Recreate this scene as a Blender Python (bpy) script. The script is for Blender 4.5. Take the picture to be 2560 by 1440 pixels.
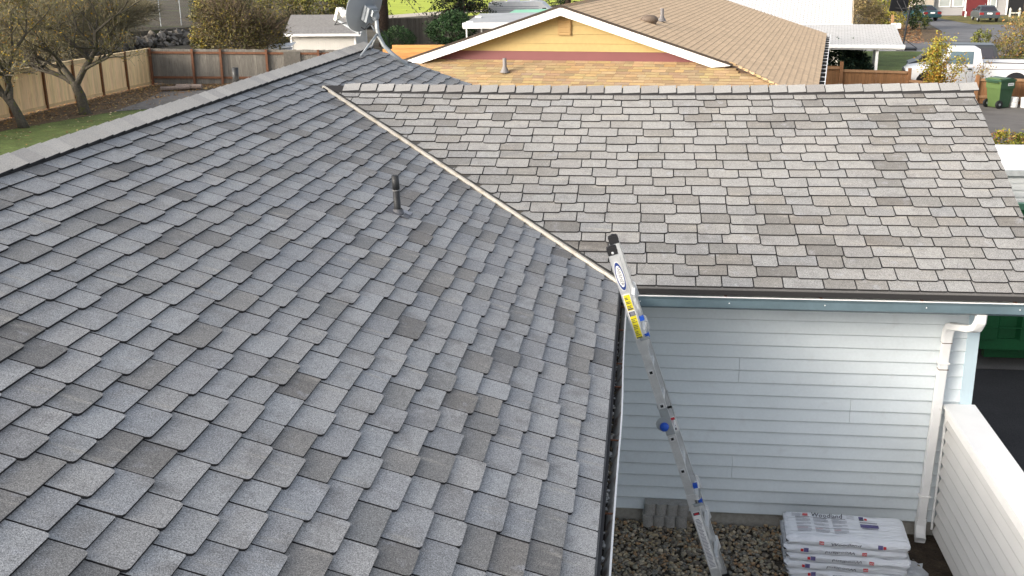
import bpy, math, random
from mathutils import Vector as V, Matrix
rnd = random.Random(7)
sc = bpy.context.scene
for o in list(bpy.data.objects): bpy.data.objects.remove(o)
COL = sc.collection

# ------------------------------------------------------------------ camera
CAM = V((0.1875, -8.9515, 2.7643)); YAW, PITCH, ROLL, FPX = -0.1247, 0.3014, -0.0150, 2676.4
F = V((math.sin(YAW)*math.cos(PITCH), math.cos(YAW)*math.cos(PITCH), -math.sin(PITCH)))
R0 = V((math.cos(YAW), -math.sin(YAW), 0)); U0 = R0.cross(F)
RT = R0*math.cos(ROLL)+U0*math.sin(ROLL); UP = U0*math.cos(ROLL)-R0*math.sin(ROLL)
cd = bpy.data.cameras.new('camera'); cam = bpy.data.objects.new('camera', cd); COL.objects.link(cam)
cam.matrix_world = Matrix(((RT.x, UP.x, -F.x, CAM.x), (RT.y, UP.y, -F.y, CAM.y), (RT.z, UP.z, -F.z, CAM.z), (0, 0, 0, 1)))
cd.sensor_width = 36; cd.lens = 36*FPX/2560; cd.clip_end = 3000; cd.clip_start = 0.05
sc.camera = cam
# ------------------------------------------------------------------ light
SUN_EL, SUN_AZ = math.radians(18), math.radians(238)      # azimuth clockwise from +y; the sun stands left of and behind the camera
w = bpy.data.worlds.new('World'); sc.world = w; w.use_nodes = True
nt = w.node_tree; nt.nodes.clear()
sky = nt.nodes.new('ShaderNodeTexSky'); sky.sky_type = 'NISHITA'; sky.sun_disc = False
sky.sun_elevation = SUN_EL; sky.sun_rotation = SUN_AZ; sky.air_density = 0.8; sky.dust_density = 5.0; sky.ozone_density = 1.0
bg = nt.nodes.new('ShaderNodeBackground'); bg.inputs[1].default_value = 0.15
wo = nt.nodes.new('ShaderNodeOutputWorld')
hs = nt.nodes.new('ShaderNodeHueSaturation'); hs.inputs['Saturation'].default_value = .44      # thin high cloud takes colour out of the sky
nt.links.new(sky.outputs[0], hs.inputs['Color']); nt.links.new(hs.outputs[0], bg.inputs[0]); nt.links.new(bg.outputs[0], wo.inputs[0])
sd = bpy.data.lights.new('sun', 'SUN'); sd.energy = 1.0; sd.angle = math.radians(22); sd.color = (1.0, 0.90, 0.76)
so = bpy.data.objects.new('sun', sd); COL.objects.link(so)
so.rotation_euler = (math.radians(90)-SUN_EL, 0, math.pi-SUN_AZ)
dirv = V((math.sin(SUN_AZ)*math.cos(SUN_EL), math.cos(SUN_AZ)*math.cos(SUN_EL), math.sin(SUN_EL)))
so.rotation_mode = 'QUATERNION'; so.rotation_quaternion = dirv.to_track_quat('Z', 'Y')
sc.view_settings.view_transform = 'Standard'; sc.view_settings.look = 'None'
sc.view_settings.gamma = 1; sc.view_settings.use_curve_mapping = False; sc.view_settings.exposure = 1.38

# ------------------------------------------------------------------ materials
def mk(name, col=None, rough=.8, n1=None, n2=None, bump=None, metal=0, spec=.35, stretch=None, streak=None):
    """col None -> face attribute 'tint'.  n1=(scale, amount) brightness grain, list allowed; n2=(scale, colour, lo, hi) patches."""
    m = bpy.data.materials.new(name); m.use_nodes = True; t = m.node_tree; N = t.nodes; L = t.links
    b = N['Principled BSDF']; b.inputs['Roughness'].default_value = rough; b.inputs['Metallic'].default_value = metal
    b.inputs['Specular IOR Level'].default_value = spec
    g = N.new('ShaderNodeNewGeometry'); co = g.outputs['Position']
    if stretch:
        mp = N.new('ShaderNodeMapping'); mp.inputs['Scale'].default_value = stretch; L.new(co, mp.inputs[0]); co = mp.outputs[0]
    def noise(s, d=2):
        n = N.new('ShaderNodeTexNoise'); n.inputs['Scale'].default_value = s; n.inputs['Detail'].default_value = d
        L.new(co, n.inputs['Vector']); return n.outputs['Fac']
    if col is None:
        a = N.new('ShaderNodeAttribute'); a.attribute_name = 'tint'; c = a.outputs['Color']
    elif col == 'obj':
        a = N.new('ShaderNodeObjectInfo'); c = a.outputs['Color']
    else:
        a = N.new('ShaderNodeRGB'); a.outputs[0].default_value = (*col, 1); c = a.outputs[0]
    if n2:
        for (s, col2, lo, hi) in (n2 if isinstance(n2, list) else [n2]):
            r = N.new('ShaderNodeMapRange'); L.new(noise(s, 4), r.inputs[0]); r.inputs[1].default_value = lo; r.inputs[2].default_value = hi
            mx = N.new('ShaderNodeMix'); mx.data_type = 'RGBA'; L.new(r.outputs[0], mx.inputs[0]); L.new(c, mx.inputs[6]); mx.inputs[7].default_value = (*col2, 1); c = mx.outputs[2]
    if streak:
        mp = N.new('ShaderNodeMapping'); mp.inputs['Scale'].default_value = streak[0]; L.new(g.outputs['Position'], mp.inputs[0])
        n = N.new('ShaderNodeTexNoise'); n.inputs['Scale'].default_value = 1; n.inputs['Detail'].default_value = 3; L.new(mp.outputs[0], n.inputs['Vector'])
        r = N.new('ShaderNodeMapRange'); L.new(n.outputs['Fac'], r.inputs[0]); r.inputs[1].default_value = streak[2]; r.inputs[2].default_value = streak[3]; r.inputs[4].default_value = streak[4]
        mx = N.new('ShaderNodeMix'); mx.data_type = 'RGBA'; L.new(r.outputs[0], mx.inputs[0]); L.new(c, mx.inputs[6]); mx.inputs[7].default_value = (*streak[1], 1); c = mx.outputs[2]
    if n1:
        for (s, am) in (n1 if isinstance(n1, list) else [n1]):
            r = N.new('ShaderNodeMapRange'); L.new(noise(s), r.inputs[0]); r.inputs[1].default_value = .25; r.inputs[2].default_value = .75
            r.inputs[3].default_value = 1-am; r.inputs[4].default_value = 1+am
            vm = N.new('ShaderNodeVectorMath'); vm.operation = 'SCALE'; L.new(c, vm.inputs[0]); L.new(r.outputs[0], vm.inputs['Scale']); c = vm.outputs[0]
    L.new(c, b.inputs['Base Color'])
    if bump:
        bp = N.new('ShaderNodeBump'); bp.inputs['Strength'].default_value = bump[1]; bp.inputs['Distance'].default_value = bump[2] if len(bump) > 2 else .01
        L.new(noise(bump[0], 3), bp.inputs['Height']); L.new(bp.outputs[0], b.inputs['Normal'])
    return m
SH = dict(rough=.72, streak=((2.2, 13, 2.2), (.40, .37, .32), .60, .80, .75), n1=[(300, .55), (150, .5), (28, .08)], n2=[(5.5, (.20, .193, .185), .52, .80), (.55, (.33, .32, .30), .45, .85), (8.5, (.36, .36, .37), .60, .85)], bump=(260, .5, .004), spec=.5)
M_sh_o = mk('shingle_granules', 'obj', **SH)
M_sh_a = mk('shingle_granules_field', None, **SH)
M_edge = mk('asphalt_felt_edge', (.03, .029, .03), .9)
M_cap = mk('ridge_cap_granules', None, .95, n1=[(300, .25), (120, .2)], bump=(300, .3, .004), spec=.2)
M_deck = mk('roof_felt', (.028, .027, .028), .95)
M_flash = mk('galvanised_flashing', (.47, .44, .385), .4, n1=[(9, .12)], n2=[(9, (.30, .26, .19), .5, .75), (30, (.2, .16, .11), .62, .8)], metal=.2)
M_white = mk('white_paint', (.78, .78, .77), .45, n1=[(6, .05)], n2=(18, (.6, .58, .53), .66, .85))
M_wtrim = mk('white_trim', (.86, .85, .83), .5, n1=[(4, .04)])
M_side = mk('pale_siding', (.66, .712, .732), .5, n1=[(2.0, .04), (40, .03)], n2=(7, (.58, .61, .62), .62, .9))
M_bluetrim = mk('pale_blue_trim', (.52, .64, .70), .5, n1=[(5, .05)])
M_gutter = mk('blue_grey_gutter', (.12, .172, .198), .38, n1=[(3, .12), (25, .06)])
M_gutin = mk('gutter_inside', (.36, .36, .34), .6, n1=[(8, .2)], n2=(12, (.10, .05, .025), .5, .72))
M_rust = mk('rusty_steel', (.13, .055, .03), .8, n1=[(60, .3)])
M_muck = mk('gutter_muck', (.022, .017, .013), .95, n1=[(60, .5)], bump=(80, .6, .02))
M_lichen = mk('pale_debris', None, .9, n1=[(90, .3)])
M_conc = mk('concrete', (.36, .34, .30), .9, n1=[(25, .14), (120, .1)], n2=(6, (.22, .2, .16), .55, .8))
M_block = mk('edging_concrete', (.33, .32, .30), .92, n1=[(120, .22), (20, .1)], bump=(160, .3, .004))
M_peb = mk('river_pebble', None, .6, n1=[(90, .22), (300, .12)], spec=.4)
M_soil = mk('dark_soil', (.05, .036, .024), .95, n1=[(9, .4), (60, .4)], bump=(30, .8, .03))
M_alu = mk('aluminium', (.72, .73, .73), .42, n1=[(14, .10), (90, .05)], metal=.55, spec=.5)
M_aluw = mk('bright_aluminium', (.80, .81, .81), .38, n1=[(14, .06)], metal=.35, spec=.5)
M_black = mk('black_plastic', (.018, .018, .02), .55)
M_blue = mk('blue_plastic', (.02, .09, .48), .4)
M_yellow = mk('yellow_sticker', (.80, .68, .03), .5)
M_print = mk('dark_print', (.05, .05, .07), .6)
M_grey = mk('grey_print', (.24, .24, .28), .6)
M_red = mk('red_print', (.50, .03, .04), .6)
M_navy = mk('navy_print', (.02, .05, .22), .6)
M_purp = mk('violet_print', (.10, .09, .22), .6, n1=[(40, .5)])
M_wrap = mk('white_plastic_wrap', (.72, .75, .80), .33, n1=[(20, .04)], bump=(22, .9, .03), spec=.5, stretch=(.35, 1.5, 1.5))
M_abs = mk('black_vent_pipe', (.035, .036, .037), .5, n1=[(20, .3)])
M_dish = mk('grey_dish_paint', (.29, .315, .335), .5, n1=[(6, .05)])
M_galv = mk('galvanised_tube', (.37, .395, .405), .5, n1=[(20, .1)], metal=.3)
M_ivory = mk('ivory_plastic', (.66, .64, .56), .5)
M_ledge = mk('red_print_band', (.35, .03, .05), .6)
# ------------------------------------------------------------------ mesh builder
WL = {}
class MB:
    def __init__(s): s.v = []; s.f = []; s.m = []; s.t = []
    def face(s, pts, m=0, t=None):
        i = len(s.v); s.v += [tuple(p) for p in pts]; s.f.append(tuple(range(i, i+len(pts)))); s.m.append(m); s.t.append(t)
    def mesh(s, vs, fs, m=0, t=None):
        i = len(s.v); s.v += [tuple(p) for p in vs]
        for f in fs: s.f.append(tuple(i+k for k in f)); s.m.append(m); s.t.append(t)
    def box(s, a, b, m=0, t=None, X=None):
        """axis box a..b, X maps a local point to the world"""
        P = [V((x, y, z)) for z in (a[2], b[2]) for y in (a[1], b[1]) for x in (a[0], b[0])]
        if X: P = [X(p) for p in P]
        s.mesh(P, [(0, 2, 3, 1), (4, 5, 7, 6), (0, 1, 5, 4), (2, 6, 7, 3), (0, 4, 6, 2), (1, 3, 7, 5)], m, t)
    def prism(s, poly, d, m=0, t=None, mside=None):
        n = len(poly); d = V(d); P = [V(p) for p in poly]; i = len(s.v); s.v += [tuple(p) for p in P]+[tuple(p+d) for p in P]
        s.f.append(tuple(i+k for k in reversed(range(n)))); s.f.append(tuple(i+n+k for k in range(n)))
        s.m += [m, m]; s.t += [t, t]
        for k in range(n):
            s.f.append((i+k, i+(k+1) % n, i+n+(k+1) % n, i+n+k)); s.m.append(m if mside is None else mside); s.t.append(t)
    def tube(s, pts, rad, n=8, m=0, t=None, cap=True, square=False):
        pts = [V(p) for p in pts]; rad = rad if isinstance(rad, (list, tuple)) else [rad]*len(pts); i0 = len(s.v)
        ref = None
        for k, p in enumerate(pts):
            d = (pts[min(k+1, len(pts)-1)]-pts[max(k-1, 0)])
            d = d.normalized() if d.length > 1e-9 else V((0, 0, 1))
            if ref is None: ref = V((1, 0, 0)) if abs(d.x) < .8 else V((0, 1, 0))
            a = (ref-d*ref.dot(d)).normalized(); b = d.cross(a); ref = a
            for j in range(n):
                th = 2*math.pi*(j+.5)/n; s.v.append(tuple(p+(a*math.cos(th)+b*math.sin(th))*rad[k]))
        for k in range(len(pts)-1):
            for j in range(n):
                s.f.append((i0+k*n+j, i0+k*n+(j+1) % n, i0+(k+1)*n+(j+1) % n, i0+(k+1)*n+j)); s.m.append(m); s.t.append(t)
        if cap and n > 2:
            s.f.append(tuple(i0+j for j in reversed(range(n)))); s.f.append(tuple(i0+(len(pts)-1)*n+j for j in range(n))); s.m += [m, m]; s.t += [t, t]
    def lathe(s, prof, c, axis, n=24, m=0, t=None, sx=1, ref=None):
        axis = V(axis).normalized(); c = V(c); r = ref or (V((1, 0, 0)) if abs(axis.x) < .8 else V((0, 1, 0)))
        a = (r-axis*r.dot(axis)).normalized(); b = axis.cross(a); i = len(s.v)
        for (rr, h) in prof:
            for j in range(n):
                th = 2*math.pi*j/n; s.v.append(tuple(c+axis*h+a*(rr*math.cos(th)*sx)+b*(rr*math.sin(th))))
        for k in range(len(prof)-1):
            for j in range(n):
                s.f.append((i+k*n+j, i+k*n+(j+1) % n, i+(k+1)*n+(j+1) % n, i+(k+1)*n+j)); s.m.append(m); s.t.append(t)
    def ball(s, c, r, m=0, t=None, X=None, nu=7, nv=5, jit=0):
        P = []
        for iv in range(nv+1):
            ph = math.pi*iv/nv
            for iu in range(nu):
                th = 2*math.pi*iu/nu; k = 1+(rnd.uniform(-jit, jit) if 0 < iv < nv else 0)
                q = V((r[0]*k*math.sin(ph)*math.cos(th), r[1]*k*math.sin(ph)*math.sin(th), r[2]*k*math.cos(ph)))
                P.append(V(c)+(X(q) if X else q))
        fs = []
        for iv in range(nv):
            for iu in range(nu):
                a, b = iv*nu+iu, iv*nu+(iu+1) % nu
                if iv == 0: fs.append((a, a+nu, b+nu))
                elif iv == nv-1: fs.append((a, a+nu, b))
                else: fs.append((a, a+nu, b+nu, b))
        s.mesh(P, fs, m, t)
    def data(s, name, mats, off=V((0, 0, 0)), smooth=False):
        me = bpy.data.meshes.new(name); me.from_pydata([(x-off.x, y-off.y, z-off.z) for x, y, z in s.v], [], s.f)
        for m in (mats if isinstance(mats, (list, tuple)) else [mats]): me.materials.append(m)
        me.polygons.foreach_set('material_index', s.m)
        if any(t is not None for t in s.t):
            at = me.attributes.new('tint', 'FLOAT_COLOR', 'FACE')
            at.data.foreach_set('color', [c for t in s.t for c in ((*t, 1) if t else (.5, .5, .5, 1))])
        if smooth: me.polygons.foreach_set('use_smooth', [True]*len(s.f))
        me.update(); return me
    def build(s, name, mats, parent=None, smooth=False):
        off = WL[parent] if parent else V((0, 0, 0))
        o = bpy.data.objects.new(name, s.data(name, mats, off, smooth)); COL.objects.link(o); o.parent = parent; WL[o] = off; return o
    def top(s, name, mats, at, smooth=False):
        """a thing of one mesh, its origin at its base"""
        at = V(at); o = bpy.data.objects.new(name, s.data(name, mats, at, smooth)); o.location = at; COL.objects.link(o); WL[o] = at; return o
def link(name, me, parent, loc=None, rot=None):
    o = bpy.data.objects.new(name, me); COL.objects.link(o); o.parent = parent
    if loc is not None: o.location = V(loc)-WL[parent]
    if rot is not None: o.rotation_euler = rot
    WL[o] = WL[parent]; return o
def tag(o, label, cat, group=None):
    o['label'] = label; o['category'] = cat
    if group: o['group'] = group
    return o
def thing(name, label, cat, loc, group=None):
    o = bpy.data.objects.new(name, None); o.empty_display_size = .2; o.location = loc; COL.objects.link(o); WL[o] = V(loc); return tag(o, label, cat, group)
def kind(o, k='structure'): o['kind'] = k; return o
def frame(org, ax, ay, az):
    org, ax, ay, az = V(org), V(ax), V(ay), V(az); return lambda p: org+ax*p[0]+ay*p[1]+az*p[2]
def clip(poly, nx, ny, c):
    """keep nx*x+ny*y>=c"""
    out = []
    for i in range(len(poly)):
        p, q = poly[i], poly[(i+1) % len(poly)]; a = nx*p[0]+ny*p[1]-c; b = nx*q[0]+ny*q[1]-c
        if a >= 0: out.append(p)
        if a*b < 0: k = a/(a-b); out.append((p[0]+(q[0]-p[0])*k, p[1]+(q[1]-p[1])*k))
    return out
def text_mesh(txt, size, font_shear=0):
    c = bpy.data.curves.new('t', 'FONT'); c.body = txt; c.size = size; c.shear = font_shear; c.align_x = 'CENTER'; c.align_y = 'CENTER'; c.resolution_u = 2
    o = bpy.data.objects.new('t', c); COL.objects.link(o); dg = bpy.context.evaluated_depsgraph_get(); me = bpy.data.meshes.new_from_object(o.evaluated_get(dg))
    vs = [v.co.copy() for v in me.vertices]; fs = [tuple(p.vertices) for p in me.polygons]
    bpy.data.objects.remove(o); bpy.data.curves.remove(c); bpy.data.meshes.remove(me); return vs, fs
def project(P):
    d = P-CAM; wz = d.dot(F); return (1280+FPX*d.dot(RT)/wz, 720-FPX*d.dot(UP)/wz, wz)

# ------------------------------------------------------------------ ground
GS = .012
def gz(y): return -2.58-GS*max(0, y-5)
M_ground = mk('yard_ground', (.085, .07, .05), .95, n1=[(.7, .25), (6, .3), (40, .3)], n2=(1.2, (.06, .065, .03), .5, .7), bump=(20, .5, .03))
M_asph = mk('asphalt', (.055, .051, .050), .93, n1=[(1.2, .15), (90, .3)], n2=(.9, (.04, .037, .037), .5, .75), bump=(120, .3, .01))
M_asph2 = mk('old_brown_asphalt', (.17, .155, .14), .93, n1=[(1.2, .15), (70, .2)], n2=(.7, (.12, .105, .095), .5, .75))
M_asph3 = mk('road_asphalt', (.145, .145, .15), .93, n1=[(.6, .15), (30, .2)], n2=(.25, (.10, .10, .105), .5, .7))
M_grass = mk('lawn_grass', (.13, .17, .045), .9, n1=[(.6, .2), (2, .25), (14, .3), (60, .35)], n2=(3, (.13, .13, .04), .55, .8), bump=(40, .8, .05))
M_grass2 = mk('sunlit_field', (.36, .42, .04), .9, n1=[(.3, .15), (4, .2)])
M_leafg = mk('leaf_littered_ground', (.13, .085, .05), .95, n1=[(5, .4), (25, .5)], n2=[(14, (.23, .15, .06), .55, .62), (9, (.07, .06, .035), .5, .65)], bump=(20, .8, .05))
M_gravel = mk('grey_gravel', (.15, .14, .13), .95, n1=[(3, .2), (30, .35)], n2=(2, (.13, .12, .10), .5, .7))
M_path = mk('pale_path', (.50, .44, .36), .9, n1=[(.5, .15), (6, .15)])
M_verge = mk('rough_verge', (.16, .13, .035), .95, n1=[(1.2, .4), (8, .4)], n2=(1.5, (.07, .09, .02), .45, .65))
M_walk = mk('concrete_walk', (.33, .31, .30), .9, n1=[(2, .15)])
g = MB(); ys = [-60, 5, 40, 80, 120, 200, 700]; xs = [-600, -60, 0, 60, 600]
for a, b in zip(ys, ys[1:]):
    for c, d in zip(xs, xs[1:]): g.face([(c, a, gz(a)-.02), (d, a, gz(a)-.02), (d, b, gz(b)-.02), (c, b, gz(b)-.02)])
kind(g.build('ground', M_ground))
def patch(name, pts, mat, lv=1, k='structure', sub=None):
    b = MB(); b.face([(x, y, gz(y)-.02+.006*lv) for x, y in pts]); return kind(b.build(name, mat), k)
patch('driveway', [(3.45, -12), (3.45, 4), (4.2, 5), (8, 5), (8, -12)], M_asph, 1)
patch('side_driveway', [(4.4, 5.0), (9.2, 21.5), (10.2, 33.95), (26, 33.95), (24, 5.0)], M_asph2, 2)
patch('lawn', [(5.5, 37.2), (6.5, 61.9), (16.8, 61.2), (19.8, 58.8), (24, 53), (19, 37.2)], M_grass, 1)
patch('pavement', [(8, 63.8), (16.9, 62.6), (20.2, 60.4), (26, 56), (25.2, 54), (19.8, 58.6), (16.6, 61.1), (8, 62)], M_walk, 2)
patch('road', [(2, 86), (16, 84), (20, 80), (34, 74), (60, 66), (60, 40), (30, 53), (26, 56.2), (20.2, 60.6), (16.9, 62.8), (2, 65)], M_asph3, 1)
patch('leaf_litter', [(17.2, 72.5), (20.2, 68.6), (22.5, 76), (24.3, 86.5), (21.5, 92), (17.5, 82)], M_leafg, 2)
patch('far_driveway', [(20.6, 70), (23.6, 82), (25.3, 93), (25.0, 104), (28.8, 104), (28.6, 92), (33.5, 90), (33, 76), (29, 70)], M_asph3, 3)
patch('verge', [(28.8, 92), (28.9, 108.5), (60, 108.5), (60, 88), (33.5, 90)], M_verge, 1)
patch('back_lawn', [(-22.3, 8), (-22.0, 26.2), (-20.6, 31.2), (-18, 33.4), (-8, 33.6), (-8, 8)], M_grass, 1)
patch('leafy_bed', [(-24.3, 8), (-22.3, 8), (-22.0, 26.2), (-20.6, 31.2), (-20.9, 34.5), (-21.8, 38.6), (-14, 43.6), (-14, 46), (-23.9, 42), (-24.6, 30)], M_leafg, 2)
patch('gravel_patch', [(-20.6, 31.2), (-20.9, 34.5), (-21.8, 38.3), (-18, 39.5), (-10, 40), (-10, 33.6), (-18, 33.4)], M_gravel, 3)
patch('sunny_field', [(-120, 124), (-26, 124), (-20, 118), (-5, 200), (-30, 260), (-160, 260)], M_grass2, 1)
patch('field_path', [(-33, 117), (-27, 133), (-10, 150), (-8, 145), (-22, 128), (-29, 114)], M_path, 2)
patch('soil', [(2.55, .512), (3.02, .512), (3.02, -3), (2.2, -3), (2.3, -.9), (2.62, -.35)], M_soil, 2)

# ------------------------------------------------------------------ our house
AM, BM = .3625, .3811; AW, AR, AD, AN = 4.072, 3.4214, 7.359, -7.6   # slopes; ridge offsets; far and near end of the main roof
E_ = .163
HOUSE = thing('house', 'foreground house with grey shingled main roof and wing roof above pale siding', 'house', (-3.5, 0, -2.58))
def sag(x, y): return -.032*math.sin(math.pi*min(1, max(0, (x+3.4)/7.1)))*max(0, min(1, 1-abs(y-AR)/AR))
b = MB()
zr = AM*AW
b.face([(.03, AN, -.011), (.03, AD, -.011), (-AW, AD, zr), (-AW, AN, zr)])
b.face([(-2*AW-.03, AN, -.011), (-AW, AN, zr), (-AW, AD, zr), (-2*AW-.03, AD, -.011)])
b.face([(.03, AN, -.05), (-AW, AN, zr-.04), (-AW, AD, zr-.04), (.03, AD, -.05)])
b.face([(-2*AW-.03, AN, -.05), (-2*AW-.03, AD, -.05), (-AW, AD, zr-.04), (-AW, AN, zr-.04)])
b.face([(.03, AN, -.05), (.03, AD, -.05), (.03, AD, -.011), (.03, AN, -.011)])
for y in (AN, AD): b.face([(.03, y, -.05), (.03, y, -.011), (-AW, y, zr), (-2*AW, y, 0), (-2*AW, y, -.05), (-AW, y, zr-.04)])
MAIN = b.build('main_roof', M_deck, HOUSE)
b = MB(); RX = lambda y: 3.60+.042*(AR-abs(AR-y))
zb = BM*AR
NX = 14
for sgn in (0, 1):
    for i in range(NX):
        f0, f1 = i/NX, (i+1)/NX
        def P(f, yy): x0 = -(AR-abs(AR-yy))*BM/AM; x1 = RX(yy); x = x0+(x1-x0)*f; return (x, yy, BM*(AR-abs(AR-yy))-.004+sag(x, yy))
        yA = -.03 if not sgn else 2*AR+.03
        b.face([P(f0, yA), P(f1, yA), P(f1, AR), P(f0, AR)])
b.face([(RX(0), -.03, -.06), (RX(AR), AR, zb-.06), (RX(AR), AR, zb-.01), (RX(0), -.03, -.015)])
b.face([(0, -.03, -.055), (RX(0), -.03, -.055), (RX(0), -.03, -.012), (0, -.03, -.012)])
WING = b.build('wing_roof', M_deck, HOUSE)

def tints(r):
    k = r.random()
    if k < .50: c = (.322, .320, .315)
    elif k < .75: c = (.285, .285, .286)
    elif k < .90: c = (.240, .232, .219)
    else: c = (.188, .179, .167)
    j = r.uniform(.90, 1.08); h = r.uniform(-.006, .006); return (c[0]*j+h, c[1]*j, c[2]*j-h)
def tab_poly(wd, l, drop, r):
    n = 3; p = []
    for (cx, a0) in ((r, math.pi), (wd-r, 1.5*math.pi)):
        for i in range(n): th = a0+.5*math.pi*i/(n-1); p.append((cx+r*math.cos(th), -drop+r+r*math.sin(th)))
    return p+[(wd, l), (0, l)]
def tab_mesh(mb, poly, X, h0, h1, l, t=None):
    hh = lambda q: h0+(h1-h0)*max(-.2, min(1.2, q[1]/l))
    top = [X((q[0], q[1], hh(q))) for q in poly]; bot = [X((q[0], q[1], -.001)) for q in poly]; n = len(poly)
    i = len(mb.v); mb.v += [tuple(p) for p in top+bot]
    mb.f.append(tuple(i+k for k in range(n))); mb.m.append(0); mb.t.append(t)
    for k in range(n):
        if poly[k][1] > l*.98 and poly[(k+1) % n][1] > l*.98: continue
        mb.f.append((i+k, i+n+k, i+n+(k+1) % n, i+(k+1) % n)); mb.m.append(1); mb.t.append(t)
W1, W2, GAP = .242, .324, .0105; H0_ = .0195
field = MB(); cand = []
r2 = random.Random(11)
cA = 1/math.sqrt(1+AM*AM); ncA = int((AW/cA-.06)/E_)
def XA(a, bb): return frame((-bb*cA, a, bb*cA*AM), (0, 1, 0), (-cA, 0, cA*AM), (cA*AM, 0, cA))
for k in range(ncA+1):
    a = AN-r2.random()*.5; i = 0; dp = r2.random() < .5
    while a < AD:
        wd = r2.choice(((.222, .25, .268), (.30, .318, .34))[i % 2 if r2.random() < .85 else (i+1) % 2])
        dp = (not dp) if r2.random() < .75 else dp
        drop = 0 if k == 0 else (.022 if dp else 0); rr = .022 if drop else .009
        l = E_+.012
        if k*E_+l > AW/cA-.02: l = AW/cA-.02-k*E_
        lift = r2.uniform(-.0012, .0014)
        key = (i, round(wd, 3), drop > 0)
        cand.append([a, k*E_, wd-GAP, drop, rr, l, lift, tints(r2)]); a += wd; i += 1
MESHES = {}
scored = []
for c in cand:
    a, bb, wd, drop, rr, l, lift, tn = c
    if l < .05: continue
    cx, cy = -(bb+.08)*cA, a+wd/2; cz = -cx*AM
    px = project(V((cx, cy, cz)))
    # buried under the wing?
    lim = BM*min(cy, 2*AR-cy)
    if cz < lim-.10 and cy > 0: continue
    near_valley = cy > -.4 and cz < lim+.34 and cy < 2*AR+.4
    inside = -120 < px[0] < 2680 and -100 < px[1] < 1560 and px[2] > 0
    full = l > E_ and not near_valley and a+wd < AD and a > AN
    scored.append((px[2] if inside and full else 1e9, c, near_valley))
scored.sort(key=lambda s: s[0])
for idx, (dist, c, nv) in enumerate(scored):
    a, bb, wd, drop, rr, l, lift, tn = c
    poly = tab_poly(wd, l, drop, rr)
    if idx < 296 and dist < 1e8:
        key = (round(wd, 3), drop > 0)
        if key not in MESHES:
            mb = MB(); tab_mesh(mb, poly, frame((0, 0, 0), (0, 1, 0), (-cA, 0, cA*AM), (cA*AM, 0, cA)), H0_, .005, l); MESHES[key] = mb.data('shingle', [M_sh_o, M_edge])
        o = link('shingle', MESHES[key], MAIN, V((-bb*cA, a, bb*cA*AM))+V((cA*AM, 0, cA))*lift, (r2.uniform(-.004, .004), r2.uniform(-.004, .004), 0))
        o.color = (*tn, 1)
    else:
        if a+wd > AD: poly = clip(poly, -1, 0, -(AD-a))
        if a < AN: poly = clip(poly, 1, 0, AN-a)
        if nv:
            # plan point: x=-(bb+v)*cA, y=a+u ; keep AM*cA*(bb+v) >= BM*y+m   (or the mirrored line beyond the wing ridge)
            if a+wd/2 < AR: poly = clip(poly, -BM, AM*cA, BM*a-AM*cA*bb+.012)
            else: poly = clip(poly, BM, AM*cA, BM*(2*AR-a)-AM*cA*bb+.004)
        if len(poly) < 3: continue
        tab_mesh(field, poly, XA(a, bb), H0_+lift, .005+lift, l, tn)
cB = 1/math.sqrt(1+BM*BM); ncB = int((AR/cB-.05)/E_)
for k in range(ncB+1):
    a = -AR*BM/AM-.4-r2.random()*.5; i = 0; dp = False
    while a < 3.9:
        wd = r2.choice(((.222, .25, .268), (.30, .318, .34))[i % 2 if r2.random() < .85 else (i+1) % 2]); dp = (not dp) if r2.random() < .75 else dp
        drop = 0 if k == 0 else (.022 if dp else 0); l = min(E_+.012, AR/cB-.01-k*E_); bb = k*E_
        poly = tab_poly(wd-GAP, l, drop, .022 if drop else .009); tn = tints(r2); tn = (tn[0]*.96, tn[1]*.94, tn[2]*.905)
        # valley: x >= -y*BM/AM + m
        poly = clip(poly, 1, cB*BM/AM, -a-bb*cB*BM/AM+.115)
        y0 = bb*cB
        poly = clip(poly, -1, .042*cB, -(3.60+.042*y0-a)-r2.uniform(-.004, .006))
        lift = r2.uniform(-.001, .0015)
        if len(poly) >= 3 and l > .04:
            def X(p, a=a, bb=bb):
                x = a+p[0]; yy = (bb+p[1])*cB; return V((x, yy-p[2]*BM*cB, yy*BM+p[2]*cB+sag(x, yy)))
            tab_mesh(field, poly, X, H0_+lift, .005+lift, l, tn)
        a += wd; i += 1
# far slopes of both roofs
r3 = random.Random(29)
for k in range(ncA+1):
    a = AN+.004; i = 0
    while a < AD-.1:
        wd = min(r3.choice((.25, .31, .33)), AD-a); l = min(E_+.012, AW/cA-.02-k*E_); bb = k*E_; tn = tints(r3)
        if l > .04: tab_mesh(field, tab_poly(wd-GAP, l, 0 if k == 0 or r3.random() < .5 else .022, .012), frame((-2*AW+bb*cA, a, bb*cA*AM), (0, 1, 0), (cA, 0, cA*AM), (-cA*AM, 0, cA)), H0_, .005, l, tn)
        a += wd
for k in range(ncB+1):
    bb = k*E_; a = -bb*cB*BM/AM+.1; i = 0; l = min(E_+.012, AR/cB-.01-bb)
    while a < 3.60+.042*bb*cB-.05:
        wd = min(r3.choice((.25, .31, .33)), 3.60+.042*bb*cB-a); tn = tints(r3)
        def X(p, a=a, bb=bb):
            yy = (bb+p[1])*cB; return V((a+p[0], 2*AR-yy+p[2]*BM*cB, yy*BM+p[2]*cB+sag(a+p[0], 2*AR-yy)))
        if l > .04: tab_mesh(field, tab_poly(wd-GAP, l, 0 if k == 0 or r3.random() < .5 else .022, .012), X, H0_, .005, l, tn)
        a += wd
kind(field.build('shingle_field', [M_sh_a, M_edge], HOUSE), 'stuff')
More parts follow.
